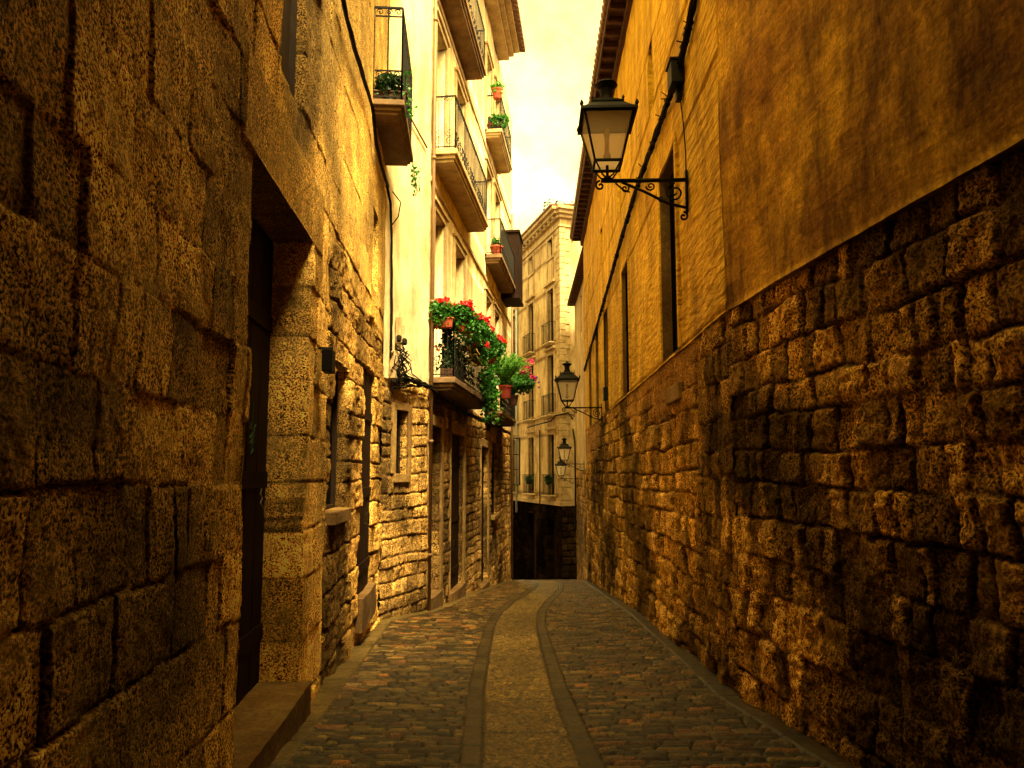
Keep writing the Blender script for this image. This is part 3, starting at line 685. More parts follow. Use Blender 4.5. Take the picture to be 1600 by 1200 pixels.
for h in hR:
    m = MB(); w_ = .1
    m.wbox(WR, h[0]-w_, h[0], 0, .055, h[2], h[3]+w_); m.wbox(WR, h[1], h[1]+w_, 0, .055, h[2], h[3]+w_); m.wbox(WR, h[0], h[1], 0, .055, h[3], h[3]+w_)
    m.build('window_surround', M_OCHRE, T3, bevel=.01)
# eaves : boards, rafters, tiles
m = MB(); m.wbox(WR, -9, WR.L+.3, -.5, .46, 10.83, 10.87); m.wbox(WR, -9, WR.L+.3, .0, .14, 10.62, 10.83)
k = -9
while k < WR.L+.2: m.wbox(WR, k, k+.09, .14, .44, 10.70, 10.83); k += .42
m.wbox(WR, -9, WR.L+.3, .44, .48, 10.74, 10.90); m.build('eave', M_TIMBER, T3, bevel=.008)
m = MB(); k = -9
while k < WR.L+.2: m.tube([WR.pt(k+.12, -4, 12.3), WR.pt(k+.12, .54, 10.95)], .1, 6); k += .23
m.build('roof', M_TILE, T3, smooth=True)
# thin pale slab set in the base, small vent slit
a, z = WR.hit(1047, 618); b, z2 = WR.hit(1068, 609); z0_ = WR.hit(1068, 623)[1]; z1_ = WR.hit(1068, 595)[1]; m = MB(); m.wbox(WR, min(a, b), max(a, b), -.02, .07, z0_, z1_)
o = m.build('stone_slab', M_JAMB, T3, bevel=.02); o['label'] = 'pale square stone set in the rough base below the first window'

# ================================================================== PALE HOUSE beyond, FAR CORNER HOUSE
T4 = house('pale_house', 'narrow pale house squeezed between the ochre house and the corner house', 'house', (6, 35, float(gz(35))))
hp = [WP.rect(909, 907, 500, 908, 460, 908, 520)]; hp[0][1] = hp[0][0]+.8; hp[0].append(.25)
hf('wall', WP, 0, WP.L, 1.8, 11.6, smoothwall(9, .015), M_CREAM, T4, [hp[0]], lambda a: .2, .2)
hf('base_wall', WP, 0, WP.L, -5.5, 1.8, masonry((.3, .5), (.3, .7), 63, joint=.03, ca=(.34, .24, .11), cb=(.2, .14, .07)), M_RUBBLE, T4, [], lambda a: .06, .05)
window_in(WP, hp[0], T4, .22, 'casement', M_WOOD, M_DARK)
m = MB(); core(m, WP, 0, WP.L, -5.5, 11.6, .4, 5); m.wbox(WP, -.05, 0, -5, 0.0, -5.5, 11.6); m.build('inner_core', M_CUT, T4)
m = MB(); m.wbox(WP, -.2, WP.L, -5, .45, 11.6, 11.72)
for k in range(40): m.wbox(WP, -.1+k*.33, -.0+k*.33, 0, .4, 11.5, 11.6)
m.build('roof', M_TIMBER, T4)

T5 = house('corner_house', 'tall cream corner house with quoins and small balconies closing the lane', 'house', (5, 49, float(gz(49))))
ZC = WB.hit(872, 338)[1]; 
def fb(u, vt, vb, w=1.15, col=0):
    a, zt_ = WB.hit(u, vt); _, zb_ = WB.hit(u, vb); return [a-w/2, a+w/2, zb_, zt_, .3]
wins = [fb(859, 376, 403, .95), fb(828.5, 403, 431, .95), fb(860.5, 452, 537), fb(829.5, 476, 553), fb(861.5, 556, 650), fb(830.5, 568, 655), fb(862.5, 678, 772), fb(832, 684, 772)]
cols = [(wins[0][0]+wins[0][1])/2, (wins[1][0]+wins[1][1])/2]
c0 = np.mean([WB.hit(860.5, 500)[0], WB.hit(862, 700)[0]]); c1 = np.mean([WB.hit(829.5, 500)[0], WB.hit(831.5, 700)[0]])
for i, h in enumerate(wins):
    c = c0 if i % 2 == 0 else c1; wd = (h[1]-h[0])/2; h[0] = c-wd; h[1] = c+wd
for i in (0, 2, 4, 6):
    zt_ = (wins[i][3]+wins[i+1][3])/2; zb_ = (wins[i][2]+wins[i+1][2])/2
    for j in (i, i+1): wins[j][2] = zb_; wins[j][3] = zt_
c2 = 2*c1-c0; extra = [[h[0]+(c1-c0), h[1]+(c1-c0), h[2], h[3], .3] for h in wins[1::2]]
allw = wins+extra
ZG = -.3
gd = [[c0-.8, c0+.8, -5.2, -1.2, .4], [c1-.9, c1+.9, -5.4, -1.0, .4]]
hf('wall', WB, 0, WB.L, ZG, ZC, smoothwall(15, .015), M_CREAM, T5, allw, lambda a: .2, .2)
hf('base_wall', WB, 0, WB.L, -7.5, ZG, masonry((.35, .5), (.5, .9), 73, joint=.03, ca=(.010, .006, .003), cb=(.005, .0035, .002), mort=(.004, .003, .001)), M_SHADEDARK, T5, gd, lambda a: .06, .06, off=.02)  # near-black colours paint in the deep shade at lane level
LB2 = WB2.L
hf('wall', WB2, 0, LB2, ZG, ZC, smoothwall(16, .015), M_CREAM, T5, [], lambda a: .2, .2)
hf('base_wall', WB2, 0, LB2, -7.5, ZG, masonry((.35, .5), (.4, .8), 74, joint=.03, ca=(.026, .017, .007), cb=(.014, .009, .004), mort=(.004, .003, .001)), M_SHADEDARK, T5, [], lambda a: .05, .05, off=.0)
for g in gd: door_in(WB, g, T5, .4, M_DOOR, 5)
for h in allw:
    window_in(WB, h, T5, .26, 'casement', M_RAIL, M_GLASS)
    m = MB(); w_ = .16; m.wbox(WB, h[0]-w_, h[0], -.02, .06, h[2], h[3]+w_); m.wbox(WB, h[1], h[1]+w_, -.02, .06, h[2], h[3]+w_); m.wbox(WB, h[0], h[1], -.02, .06, h[3], h[3]+w_)
    if h[3]-h[2] > 1.6: m.wbox(WB, h[0]-.35, h[1]+.35, -.02, .2, h[3]+w_+.15, h[3]+w_+.3)
    else: m.wbox(WB, h[0]-w_, h[1]+w_, -.02, .1, h[2]-.14, h[2])
    m.build('window_surround', M_CUT, T5, bevel=.01)
    if h[3]-h[2] > 1.6:
        balcony(T5, WB, h[0]-.25, h[1]+.25, h[2], .42, .2, 1.25, .14, False, M_CUT, M_IRON, bars=.014)
for z in (ZG, wins[4][2]-.05): 
    m = MB(); m.wbox(WB, 0, WB.L, 0, .09, z-.02, z+.22); m.wbox(WB2, 0, LB2+.05, 0, .09, z-.02, z+.22); m.build('string_course', M_CUT, T5, bevel=.02)
m = MB()
for o, za, zb in ((.10, ZC-.75, ZC-.62), (.22, ZC-.2, ZC), (.42, ZC, ZC+.22), (.6, ZC+.22, ZC+.42)):
    m.wbox(WB, -o*.5, WB.L, -.1, o, za, zb); m.wbox(WB2, -.1, LB2+o*.6, -.1, o+.003, za-.003, zb+.003)
k = .3
while k < WB.L: m.wbox(WB, k, k+.16, .0, .38, ZC-.18, ZC-.003); k += .75
m.build('cornice', M_CUT, T5, bevel=.02)
m = MB(); m.wbox(WB, 0, WB.L, -6, .5, ZC+.42, ZC+.5)
k = 0
while k < WB.L: m.tube([WB.pt(k, -4, ZC+1.1), WB.pt(k, .66, ZC+.5)], .11, 6); k += .28
m.build('roof', M_TILE, T5, smooth=True)
m = MB(); core(m, WB, .3, WB.L, -7.5, ZC+.3, .5, 5); m.build('inner_core', M_DARK, T5)
m = MB(); z = ZG+.3; k = 0
while z < ZC-.9:
    l1, l2 = (.62, .36) if k % 2 else (.36, .62)
    m.wbox(WB, -.04, l1, -.02, .045, z, z+.36); m.wbox(WB2, LB2-l2, LB2+.04, -.02, .045, z, z+.36); z += .38; k += 1
m.build('quoins', M_CUT, T5, bevel=.02)
m = MB(); m.tube([WB.pt((c0+c1)/2, .1, -1), WB.pt((c0+c1)/2, .1, wins[4][2]-.8)], .05, 6); m.build('downpipe', M_RAIL, T5, smooth=True)
a = WB.hit(809.5, 600)[0]; m = MB(); m.tube([WB.pt(a, .12, WB.hit(809, 800)[1]), WB.pt(a, .12, ZC-.8)], .085, 8); m.build('downpipe', M_PIPE, T5, smooth=True)

# unseen house block added round the left bend to shade the corner house
WS = Wall((-2.0, 32), (-7.5, 50), 'L')
T7 = house('added_shade_house', 'unseen house block added round the bend to shade the corner house', 'house', (-8, 40, float(gz(40))))
m = MB(); m.wbox(WS, 0, WS.L, -6, 0, -8, 15); m.build('wall', M_CREAM, T7)
m = MB(); m.wbox(WS, -.2, WS.L+.2, -6.2, .5, 15, 15.2); m.build('roof', M_TILE, T7)
for k in range(4):
    for z in (-1, 3, 7, 11): window_in(WS, [2+k*4, 3.2+k*4, z, z+2.2], T7, -.03, 'casement', M_WOOD, M_GLASS)

# ================================================================== STREET LAMPS
def make_lamp(name, label, arm):
    """origin: foot of the wall plate, arm reaches along -X; lantern stands on the arm's end"""
    t = thing(name, label, 'street lamp', group='wall lanterns along the right side')
    m = MB(); m.box(-.03, 0, -.03, .03, -.42, .12); m.box(-arm-.08, 0, -.018, .018, -.02, .02)
    m.tube([(-.02, 0, -.36), (-.25, 0, -.30), (-.55*arm, 0, -.14), (-arm*.82, 0, -.02)], .018, 6)
    ax, az = Vector((1, 0, 0)), Vector((0, 0, 1))
    m.tube(spiral(Vector((-.16, 0, -.16)), ax, az, .12, 1.7, 28, math.pi/2), .013, 5)
    m.tube(spiral(Vector((-.46*arm, 0, -.075)), ax, az, .06, 1.4, 18, math.pi), .011, 5)
    m.tube(spiral(Vector((-.28*arm-.05, 0, -.24)), ax, az, .05, 1.3, 16, 0, -1), .009, 5)
    m.tube(spiral(Vector((-.78*arm, 0, -.10)), ax, az, .06, 1.3, 18, math.pi/2, -1), .012, 5)
    m.tube(spiral(Vector((-arm-.09, 0, -.06)), ax, az, .065, 1.2, 18, math.pi/2), .014, 5)
    m.tube(spiral(Vector((-.06, 0, -.47)), ax, az, .06, 1.2, 16, math.pi/2, -1), .014, 5)
    m.tube([(-arm*.9, 0, -.03), (-arm*.8, 0, -.12), (-arm*.72, 0, -.15)], .012, 5)
    m.build('bracket', M_IRON, t, smooth=True)
    cx = -arm; f = MB()
    wb, wt, z0, z1 = .165, .30, .20, .78          # half widths, glass bottom and top
    f.tube([(cx, 0, .0), (cx, 0, .2)], .02, 6); f.lathe([(.03, 0), (.06, .02), (.035, .06)], (cx, 0, 0), 10)
    for sx in (-1, 1):
        for sy in (-1, 1):
            f.tube([(cx, 0, .03), (cx+sx*.07, sy*.07, .06), (cx+sx*wb*.95, sy*wb*.95, z0)], .011, 5)
            f.tube([(cx+sx*wb, sy*wb, z0), (cx+sx*wt, sy*wt, z1)], .02, 4)
            f.lathe([(.012, 0), (.028, .03), (.02, .055), (.004, .085)], (cx+sx*(wt+.035), sy*(wt+.035), z1+.03), 6)
    for (h_, z) in ((wb, z0), (wt, z1)):
        for a, b in (((-1, -1), (1, -1)), ((1, -1), (1, 1)), ((1, 1), (-1, 1)), ((-1, 1), (-1, -1))):
            f.tube([(cx+a[0]*h_, a[1]*h_, z), (cx+b[0]*h_, b[1]*h_, z)], .02, 4)
    f.build('lantern_frame', M_IRON, t)
    rf = MB(); q = lambda h_, z: [(cx-h_, -h_, z), (cx+h_, -h_, z), (cx+h_, h_, z), (cx-h_, h_, z)]
    rf.hexa(q(wt+.05, z1), q(wt+.045, z1+.035)); rf.hexa(q(wt+.02, z1+.036), q(.185, z1+.17)); rf.hexa(q(.2, z1+.171), q(.2, z1+.19)); rf.hexa(q(.175, z1+.191), q(.13, z1+.24))
    rf.lathe([(.1, .24), (.095, .30), (.075, .31), (.08, .42), (.11, .44), (.145, .475), (.135, .49), (.05, .52), (.03, .55)], (cx, 0, z1), 16)
    for sx in (-1, 1):
        for sy in (-1, 1): rf.lathe([(.01, 0), (.02, .025), (.003, .06)], (cx+sx*.19, sy*.19, z1+.19), 6)
    rf.build('lantern_roof', M_IRON, t)
    for k, (sx, sy) in enumerate(((-1, 0), (1, 0), (0, -1), (0, 1))):
        mg = M_FROST if sy == 1 or sx == 1 else M_LGLASS
        g = MB(); e = .012
        if sx: g.hexa([(cx+sx*(wb-e), -wb+.02, z0+.01), (cx+sx*(wb-e), wb-.02, z0+.01), (cx+sx*wb, wb-.02, z0+.01), (cx+sx*wb, -wb+.02, z0+.01)], [(cx+sx*(wt-e), -wt+.02, z1-.01), (cx+sx*(wt-e), wt-.02, z1-.01), (cx+sx*wt, wt-.02, z1-.01), (cx+sx*wt, -wt+.02, z1-.01)])
        else: g.hexa([(cx-wb+.02, sy*(wb-e), z0+.01), (cx+wb-.02, sy*(wb-e), z0+.01), (cx+wb-.02, sy*wb, z0+.01), (cx-wb+.02, sy*wb, z0+.01)], [(cx-wt+.02, sy*(wt-e), z1-.01), (cx+wt-.02, sy*(wt-e), z1-.01), (cx+wt-.02, sy*wt, z1-.01), (cx-wt+.02, sy*wt, z1-.01)])
        g.build('glass_pane', mg, t)
    b = MB(); b.lathe([(.012, 0), (.045, .03), (.05, .07), (.03, .11), (.028, .3), (.04, .34), (.03, .42)], (cx, 0, z0+.06), 10); b.build('burner', M_CUT, t, smooth=True)
    return t
def lamp_at(W, plate, u_l, sc, name, label, src=None):
    a, z = W.hit(*plate); p = W.pt(a, .03, z); ang = math.atan2(W.n[1], W.n[0])-math.pi
    return p, ang
p, ang = lamp_at(WR, (1078, 281), 955, 1, '', '')
arm1 = p[0]-(955-800)/F*p[1]
SCL = 1.0
L1 = make_lamp('street_lamp', 'nearest and largest black wall lantern, high beside the first tall window', arm1); L1.location = p; L1.rotation_euler = (0, 0, ang)
p2, _ = lamp_at(WR, (943, 637), 0, 1, '', '')
L2 = dup(L1, p2, ang, 1.0, 'second black wall lantern down the lane, under the end of the long cable'); 
p3, _ = lamp_at(WP, (914, 725), 0, 1, '', ''); L3 = dup(L1, p3, ang, 1.0, 'upper of the two small far lanterns before the corner house')
p4, _ = lamp_at(WP, (904, 748), 0, 1, '', ''); L4 = dup(L1, p4, ang, .95, 'lower of the two small far lanterns, half hidden by the upper one')

# ================================================================== CABLES
def cable(pts, r, name, label, n=5, strands=1, wob=.0, group=None, mat=M_CABLE, cat='cable', m=None):
    m = m or MB(); P = [Vector(p) for p in pts]; out = []
    for p, q in zip(P[:-1], P[1:]):
        k = max(2, int((q-p).length/.25))
        for i in range(k): out.append(p+(q-p)*(i/k))
    out.append(P[-1])
    for s_ in range(strands):
        pp = []
        for i, p in enumerate(out):
            a = i*.9+s_*2*math.pi/max(1, strands); o = Vector((math.cos(a)*.6, 0, math.sin(a)))*(r*1.1 if strands > 1 else 0)
            pp.append(p+o+Vector((0, 0, random.uniform(-wob, wob))))
        m.tube(pp, r, n)
    return m, tag(m.build(name, mat, None, smooth=True), label, cat, group)
m = MB()
pts_ = [(1090, 30), (1070, 112), (1047, 175), (1020, 248), (1000, 300), (970, 398), (946, 480), (925, 552)]
rgc = random.Random(3)
for q in sorted(rgc.uniform(0, 1) for _ in range(34)):
    i = min(6, int(q*7)); t = q*7-i; u = pts_[i][0]*(1-t)+pts_[i+1][0]*t; v = pts_[i][1]*(1-t)+pts_[i+1][1]*t
    p = Vector(WR.px(u, v, .09)); m.tube([p, p+Vector((-rgc.uniform(.0, .1), rgc.uniform(-.05, .08), rgc.uniform(-.12, .12)))], .008, 4)
    m.tube([p+Vector((.0, -.08, -.03)), p+Vector((0, .08, .0))], .045, 6)
mm, o = cable([WR.px(*q, .09) for q in ((1100, -15), (1090, 30), (1080, 75), (1070, 112), (1060, 140), (1047, 175), (1020, 248), (1000, 300), (982, 358), (970, 398), (958, 440), (946, 480), (934, 520), (925, 552), (917, 578))], .027, 'cable', 'thick twisted black cable bundle sagging along the ochre wall', strands=4, wob=.025, m=m)
# junction box with wire down to the nearest lantern
a, z = WR.hit(1070, 118); t = thing('junction_box', 'small grey box on the ochre wall where the cable meets the lantern wire', 'junction box', WR.pt(a, .05, z)); t['worldgeo'] = 1
m = MB(); m.wbox(WR, a-.14, a+.14, .03, .2, z-.16, z+.14); m.build('box', M_RAIL, t, bevel=.012); m = MB(); m.wbox(WR, a-.155, a+.155, .03, .22, z+.14, z+.17); m.build('lid', M_RAIL, t, bevel=.006)
m = MB(); m.wbox(WR, a-.05, a+.05, .05, .12, z-.34, z-.16); m.build('connector', M_IRON, t)
cable([WR.px(*q, .06) for q in ((1070, 150), (1076, 200), (1079, 240), (1080, 288))], .008, 'cable', 'thin wire hanging from the junction box to the nearest lantern')
cable([WR.px(*q, .06) for q in ((947, 470), (948, 540), (949, 600), (950, 640))], .014, 'cable', 'thin vertical wire on the ochre wall down to the second lantern')
a, z = WR.hit(951, 620); m = MB(); m.wbox(WR, a-.12, a+.12, .03, .14, z-.1, z+.25); tag(m.build('junction_box', M_RAIL, None, bevel=.01), 'small dark box just above the second lantern bracket', 'junction box')
cable([WP.px(895, 655, .1), WP.px(901, 690, .1), WP.px(902, 760, .1), WP.px(902, 830, .1)], .05, 'cable', 'black cable dropping down the pale house beside the far lanterns')
cable([WB.pt(c1, .3, WB.hit(845, 665)[1]), WB.px(868, 658, .3), Vector(WB.px(874, 650, .3)), (3.35, 41.6, atY(885, 645, 41.6)[2]), (3.5, 40.5, atY(895, 655, 40.5)[2])], .045, 'cable', 'black cable arching across the corner house front')
# left: cable following the stone house and the cluster at the corner
cable([WN.px(*q, .07) for q in ((524, -10), (533, 30), (545, 75), (558, 115), (574, 165), (581, 225), (592, 268), (600, 290))], .018, 'cable', 'black cable bundle running down the stone house past its balcony', strands=3, wob=.015)
cable([WN.px(600, 290, .05), WF.px(606, 315, .05), WF.px(608, 360, .05), WF.px(609, 430, .04), WF.px(609, 500, .04), WF.px(607, 560, .05)], .016, 'cable', 'black wires dropping down the bright plaster beside the stone house corner', strands=3, wob=.0)
cable([WF.px(607, 300, .08), WF.px(614, 318, .16), WF.px(613, 340, .12), WF.px(608, 352, .06)], .012, 'cable', 'small slack cable loop near the top of the bright plaster face')
t = thing('cable_cluster', 'tangle of wires and connectors at the foot of the bright plaster face', 'cables', WF.px(612, 570, .1)); t['worldgeo'] = 1
m = MB(); rg = random.Random(4)
for k in range(15):
    u0 = rg.uniform(606, 624); v0 = rg.uniform(535, 560); P = [WF.px(u0, v0, rg.uniform(.05, .18))]
    for j in range(4): P.append(WF.px(rg.uniform(604, 630), v0+(j+1)*12+rg.uniform(-6, 6), rg.uniform(.05, .25)))
    P.append(WF.px(rg.uniform(636, 660), rg.uniform(592, 606), .12)); m.tube(P, .011, 4)
m.build('wires', M_CABLE, t, smooth=True)
for u, v in ((614, 535), (623, 540), (612, 588)):
    m = MB(); p = Vector(WF.px(u, v, .12)); m.lathe([(.03, 0), (.05, .03), (.05, .1), (.025, .13)], tuple(p), 8); m.build('connector', M_RAIL, t)
m = MB(); a, z = WF.hit(611, 568); m.wbox(WF, a-.1, a+.1, .02, .12, z-.28, z+.22); m.build('box', M_CUT, t, bevel=.01)
cable([WF.px(606, 596, .1), WF.px(625, 592, .12), WF.px(645, 598, .12), WF.px(664, 606, .12), WM.pt(.5, .14, 3.15), WM.pt(3, .12, 3.1), WM.pt(6, .12, 3.12), WM.pt(9, .12, 3.1), WM.pt(13, .12, 3.12)], .024, 'cable', 'thick cable bundle running under the flower balcony along the facade', strands=4, wob=.02)
a, z = WF.hit(620, 520); t = thing('meter_box', 'pair of pale upright boxes on the bright plaster above the wires', 'box', WF.pt(a, 0, z)); t['worldgeo'] = 1
m = MB(); m.wbox(WF, a-.1, a-.0, .02, .12, z-.2, z+.28); m.build('box', M_CREAM, t, bevel=.02); m = MB(); m.wbox(WF, a+.05, a+.13, .02, .1, z-.2, z+.16); m.build('box', M_CREAM, t, bevel=.02)
# small wall bracket on the stone house
a, z = WN.hit(497, 563); t = thing('intercom_box', 'small black box on a bracket beside the big doorway', 'box', WN.pt(a, 0, z)); t['worldgeo'] = 1
m = MB(); m.wbox(WN, a-.09, a+.09, .05, .15, z-.12, z+.1); m.build('box', M_IRON, t, bevel=.01); m = MB(); m.tube([WN.pt(a, -.03, z+.12), WN.pt(a, .14, z+.12), WN.pt(a, .12, z+.06)], .012, 5); m.build('bracket', M_IRON, t)

import bmesh
for o in [x for x in bpy.data.objects if x.name.startswith('door_step')]:
    o.modifiers.clear(); bm = bmesh.new(); bm.from_mesh(o.data)
    for _ in range(5): 
        ed = [e for e in bm.edges if e.calc_length() > .09]
        if ed: bmesh.ops.subdivide_edges(bm, edges=ed, cuts=1, use_grid_fill=True)
    P = np.array([v.co[:] for v in bm.verts]); zmx = P[:, 2].max(); k = .014*fbm(P[:, 0]*6+P[:, 2]*5, P[:, 1]*6, 4, 5)+.006*vn(P[:, 0]*30, P[:, 1]*30+P[:, 2]*20, 2)
    cen = P.mean(0); wear = .02*np.exp(-((P[:, 1]-cen[1])/.45)**2)*(P[:, 2] > zmx-.02)
    for v, q, w_ in zip(bm.verts, k, wear): v.co.z += q-w_; v.co.x += q*1.3; v.co.y += q
    bmesh.ops.triangulate(bm, faces=bm.faces[:]); bm.to_mesh(o.data); bm.free(); o.data.polygons.foreach_set('use_smooth', [True]*len(o.data.polygons))
    b_ = o.modifiers.new('edge', 'EDGE_SPLIT'); b_.split_angle = R(50)

# ================================================================== PLANTS
def leaves(mb, pts, size, rg, up_=.4, n=6):
    for p in pts:
        s_ = size*rg.uniform(.6, 1.3); nrm = Vector((rg.gauss(0, 1), rg.gauss(0, 1), rg.gauss(up_, .8))).normalized(); x = nrm.orthogonal().normalized(); y = nrm.cross(x); a0 = rg.uniform(0, 6.3)
        b = len(mb.v); P = Vector(p)
        for k in range(n):
            an = a0+2*math.pi*k/n; rr_ = s_*(1 if k else .6); mb.v.append(tuple(P+x*math.cos(an)*rr_+y*math.sin(an)*rr_+nrm*(.2*s_*math.cos(2*an))))
        mb.f.append(tuple(range(b, b+n)))
def blob(rg, n, c, r):
    out = []
    for _ in range(n):
        d = Vector((rg.gauss(0, 1), rg.gauss(0, 1), rg.gauss(0, 1))).normalized()*(rg.random()**.4); out.append((c[0]+d.x*r[0], c[1]+d.y*r[1], c[2]+d.z*r[2]))
    return out
def bloom(mb, c, r, rg):
    pts = blob(rg, 26, c, (r, r, r*.8)); leaves(mb, pts, r*.42, rg, .6, 5)
def geranium(seed, label, r=.26, pot='round', flowers=5, hang=.12, flc=M_RED, leaf=M_LEAF, potm=M_POT, group='potted flowers on the balconies', h=.22, n=760, ls=.036, wide=(1, 1)):
    rg = random.Random(seed); t = thing('potted_plant', label, 'potted plant', group=group)
    m = MB()
    if pot == 'round': m.lathe([(.085, 0), (.125, .2), (.14, .2), (.14, .235), (.12, .235), (.11, .2)], (0, 0, 0), 14); m.build('pot', potm, t, smooth=False)
    else:
        q = lambda a, b, z: [(-a, -b, z), (a, -b, z), (a, b, z), (-a, b, z)]
        m.hexa(q(.24, .08, 0), q(.27, .1, .17)); m.hexa(q(.285, .115, .171), q(.285, .115, .2)); m.build('trough', potm, t, bevel=.008)
    f = MB(); leaves(f, blob(rg, n, (0, 0, .25+h*.5), (r*wide[0], r*wide[1], h)), ls, rg)
    leaves(f, blob(rg, int(n*.3), (0, 0, .14), (r*.95*wide[0], r*.95*wide[1], hang+.06)), ls, rg)
    for k in range(10):
        a = rg.uniform(0, 6.3); f.tube([(0, 0, .2), (math.cos(a)*r*.5, math.sin(a)*r*.5, .3+h*.5)], .006, 4)
    f.build('foliage', leaf, t)
    if flowers:
        b = MB(); s_ = MB()
        for k in range(flowers):
            a = rg.uniform(0, 6.3); d = rg.uniform(.3, 1)*r; z = .27+h*rg.uniform(.6, 1.5); x, y = math.cos(a)*d*wide[0], math.sin(a)*d*wide[1]
            bloom(b, (x, y, z), rg.uniform(.065, .10), rg); s_.tube([(x*.4, y*.4, .3), (x, y, z-.03)], .005, 4)
        b.build('blossoms', flc, t); s_.build('stems', leaf, t)
    return t
ra = math.atan2(WM.d[1], WM.d[0])
def onM(a, o, z): return WM.pt(a, o, z)
G = 'potted flowers on the balconies'
zr = 3.52+1.0
pA = geranium(1, 'red geranium trough at the wall end of the flower balcony rail', .3, 'trough', 10, .1); pA.location = onM(aN0+.05, .2, zr); pA.rotation_euler = (0, 0, ra+math.pi/2)
pB = geranium(2, 'red geranium pot on the near outer corner of the flower balcony', .28, 'round', 9, .12); pB.location = onM(aN0+.25, PJ+.08, zr-.05)
pC = geranium(3, 'red geranium pot hooked on the rail, second from the near corner', .34, 'round', 8, .2); pC.location = onM(aN0+1.0, PJ+.1, zr-.06)
pD = dup(pB, onM(aN0+1.75, PJ+.1, zr-.05), 2.1, 1.1, 'red geranium pot at the middle of the flower balcony rail')
pE = dup(pC, onM(aN0+2.5, PJ+.1, zr-.08), 1.0, 1.1, 'bushy geranium pot just past the middle of the flower balcony rail')
pF = dup(pB, onM(aN0+3.25, PJ+.12, zr-.05), 4.0, 1.15, 'geranium pot second from the far end of the flower balcony rail')
pH = dup(pC, onM(aN0+4.1, PJ+.14, zr-.1), 3.0, 1.15, 'overflowing geranium pot at the far end of the flower balcony rail')
pI = dup(pB, onM(aN0+2.1, PJ+.12, 3.52+.55), .5, .85, 'lower red geranium pot hung halfway down the flower balcony rail')
# climbing plant inside the flower balcony
rg = random.Random(9); t = thing('climbing_plant', 'dark green climber rising from a box inside the flower balcony', 'plant', onM(aN0+.3, .3, 3.52))
m = MB(); m.box(-.14, .14, -.14, .14, 0, .2); m.build('planter', M_DPOT, t, bevel=.01)
f = MB()
for k in range(4):
    x0, y0 = rg.uniform(-.12, .12), rg.uniform(-.1, .1); f.tube([(x0, y0, .1), (x0+.05, y0, .5), (x0-.04, y0, 1.0)], .008, 4)
    leaves(f, [(x0+rg.gauss(0, .06), y0+rg.gauss(0, .06), rg.uniform(.2, 1.05)) for _ in range(150)], .034, rg)
f.build('foliage', M_LEAFD, t)
b = MB(); [bloom(b, (rg.uniform(-.25, .05), rg.uniform(-.1, .1), rg.uniform(.45, .8)), .04, rg) for _ in range(4)]; b.build('blossoms', M_RED, t)
t = thing('climbing_plant', 'dark leafy plant with yellowing leaves behind the flower balcony bars', 'plant', onM(aN0+1.6, .28, 3.52))
m = MB(); m.lathe([(.1, 0), (.14, .22)], (0, 0, 0), 12); m.build('pot', M_DPOT, t)
f = MB(); leaves(f, [(rg.gauss(0, .12), rg.gauss(0, .35), rg.uniform(.15, 1.0)) for _ in range(500)], .038, rg); f.build('foliage', M_LEAFD, t)
f = MB()
for k in range(14):
    x, y, z = rg.uniform(-.1, .35), rg.uniform(-.5, .5), rg.uniform(.5, .95); f.tube([(x, y, z), (x+rg.uniform(.0, .15), y+rg.uniform(-.1, .1), z+.05), (x+rg.uniform(.1, .25), y, z-.1)], [.006, .022, .003], 4)
f.build('dry_leaves', mat_leaf('dry_leaf', (.45, .32, .06), (.35, .22, .05)), t)
# trailing ivy from the far end
t = thing('ivy', 'bright green ivy trailing down below the far end of the flower balcony', 'ivy', onM(aN1-.1, PJ, 3.6))
f = MB(); l = MB()
for k in range(9):
    x = rg.uniform(-.1, .12); y = rg.uniform(-1.3, .4); z = .5; P = [(x, y, z)]
    for j in range(rg.choice((2, 3, 4, 6, 7))):
        x += rg.uniform(-.03, .06); y += rg.uniform(-.08, .1); z -= rg.uniform(.12, .2); P.append((x, y, z))
    f.tube(P, .007, 4)
    for p in P: leaves(l, [(p[0]+rg.gauss(0, .07), p[1]+rg.gauss(0, .09), p[2]+rg.gauss(0, .07)) for _ in range(16)], .045, rg)
f.build('stems', M_LEAFD, t); l.build('foliage', M_LEAF, t)
# fern and pink flowers at the far balcony
def frond_plant(name, label, loc, n, L, mat, potm=M_POT, sp=.5, rgs=5, hgt=.75):
    rg = random.Random(rgs); t = thing(name, label, 'potted plant', loc); m = MB(); m.lathe([(.12, 0), (.17, .28), (.19, .28), (.19, .33), (.15, .33)], (0, 0, -.05), 14); m.build('pot', potm, t)
    f = MB()
    for k in range(n):
        a = rg.uniform(0, 6.3); s_ = rg.uniform(.3, 1)*sp; P = []
        for j in range(9):
            q = j/8; P.append(Vector((math.cos(a)*s_*q, math.sin(a)*s_*q, .25+hgt*L*(q*1.25-.55*q*q*(s_/sp+.4)))))
        f.tube(P, .006, 3)
        for j in range(1, 9):
            for _ in range(6):
                p = P[j]+Vector((rg.gauss(0, .02),)*3); d = Vector((rg.gauss(0, 1), rg.gauss(0, 1), rg.uniform(.2, 1.2))).normalized()*rg.uniform(.07, .15); sd_ = d.orthogonal().normalized()*.009
                b = len(f.v); f.v += [tuple(p-sd_), tuple(p+sd_), tuple(p+d)]; f.f.append((b, b+1, b+2))
    f.build('foliage', mat, t); return t
frond_plant('potted_fern', 'bright green feathery fern in a red pot on the far lower balcony', onM(aF0+.15, PJ+.1, 3.5+.42), 120, 1.25, M_LEAFL, M_POTD, sp=.75).scale = (1.2,)*3
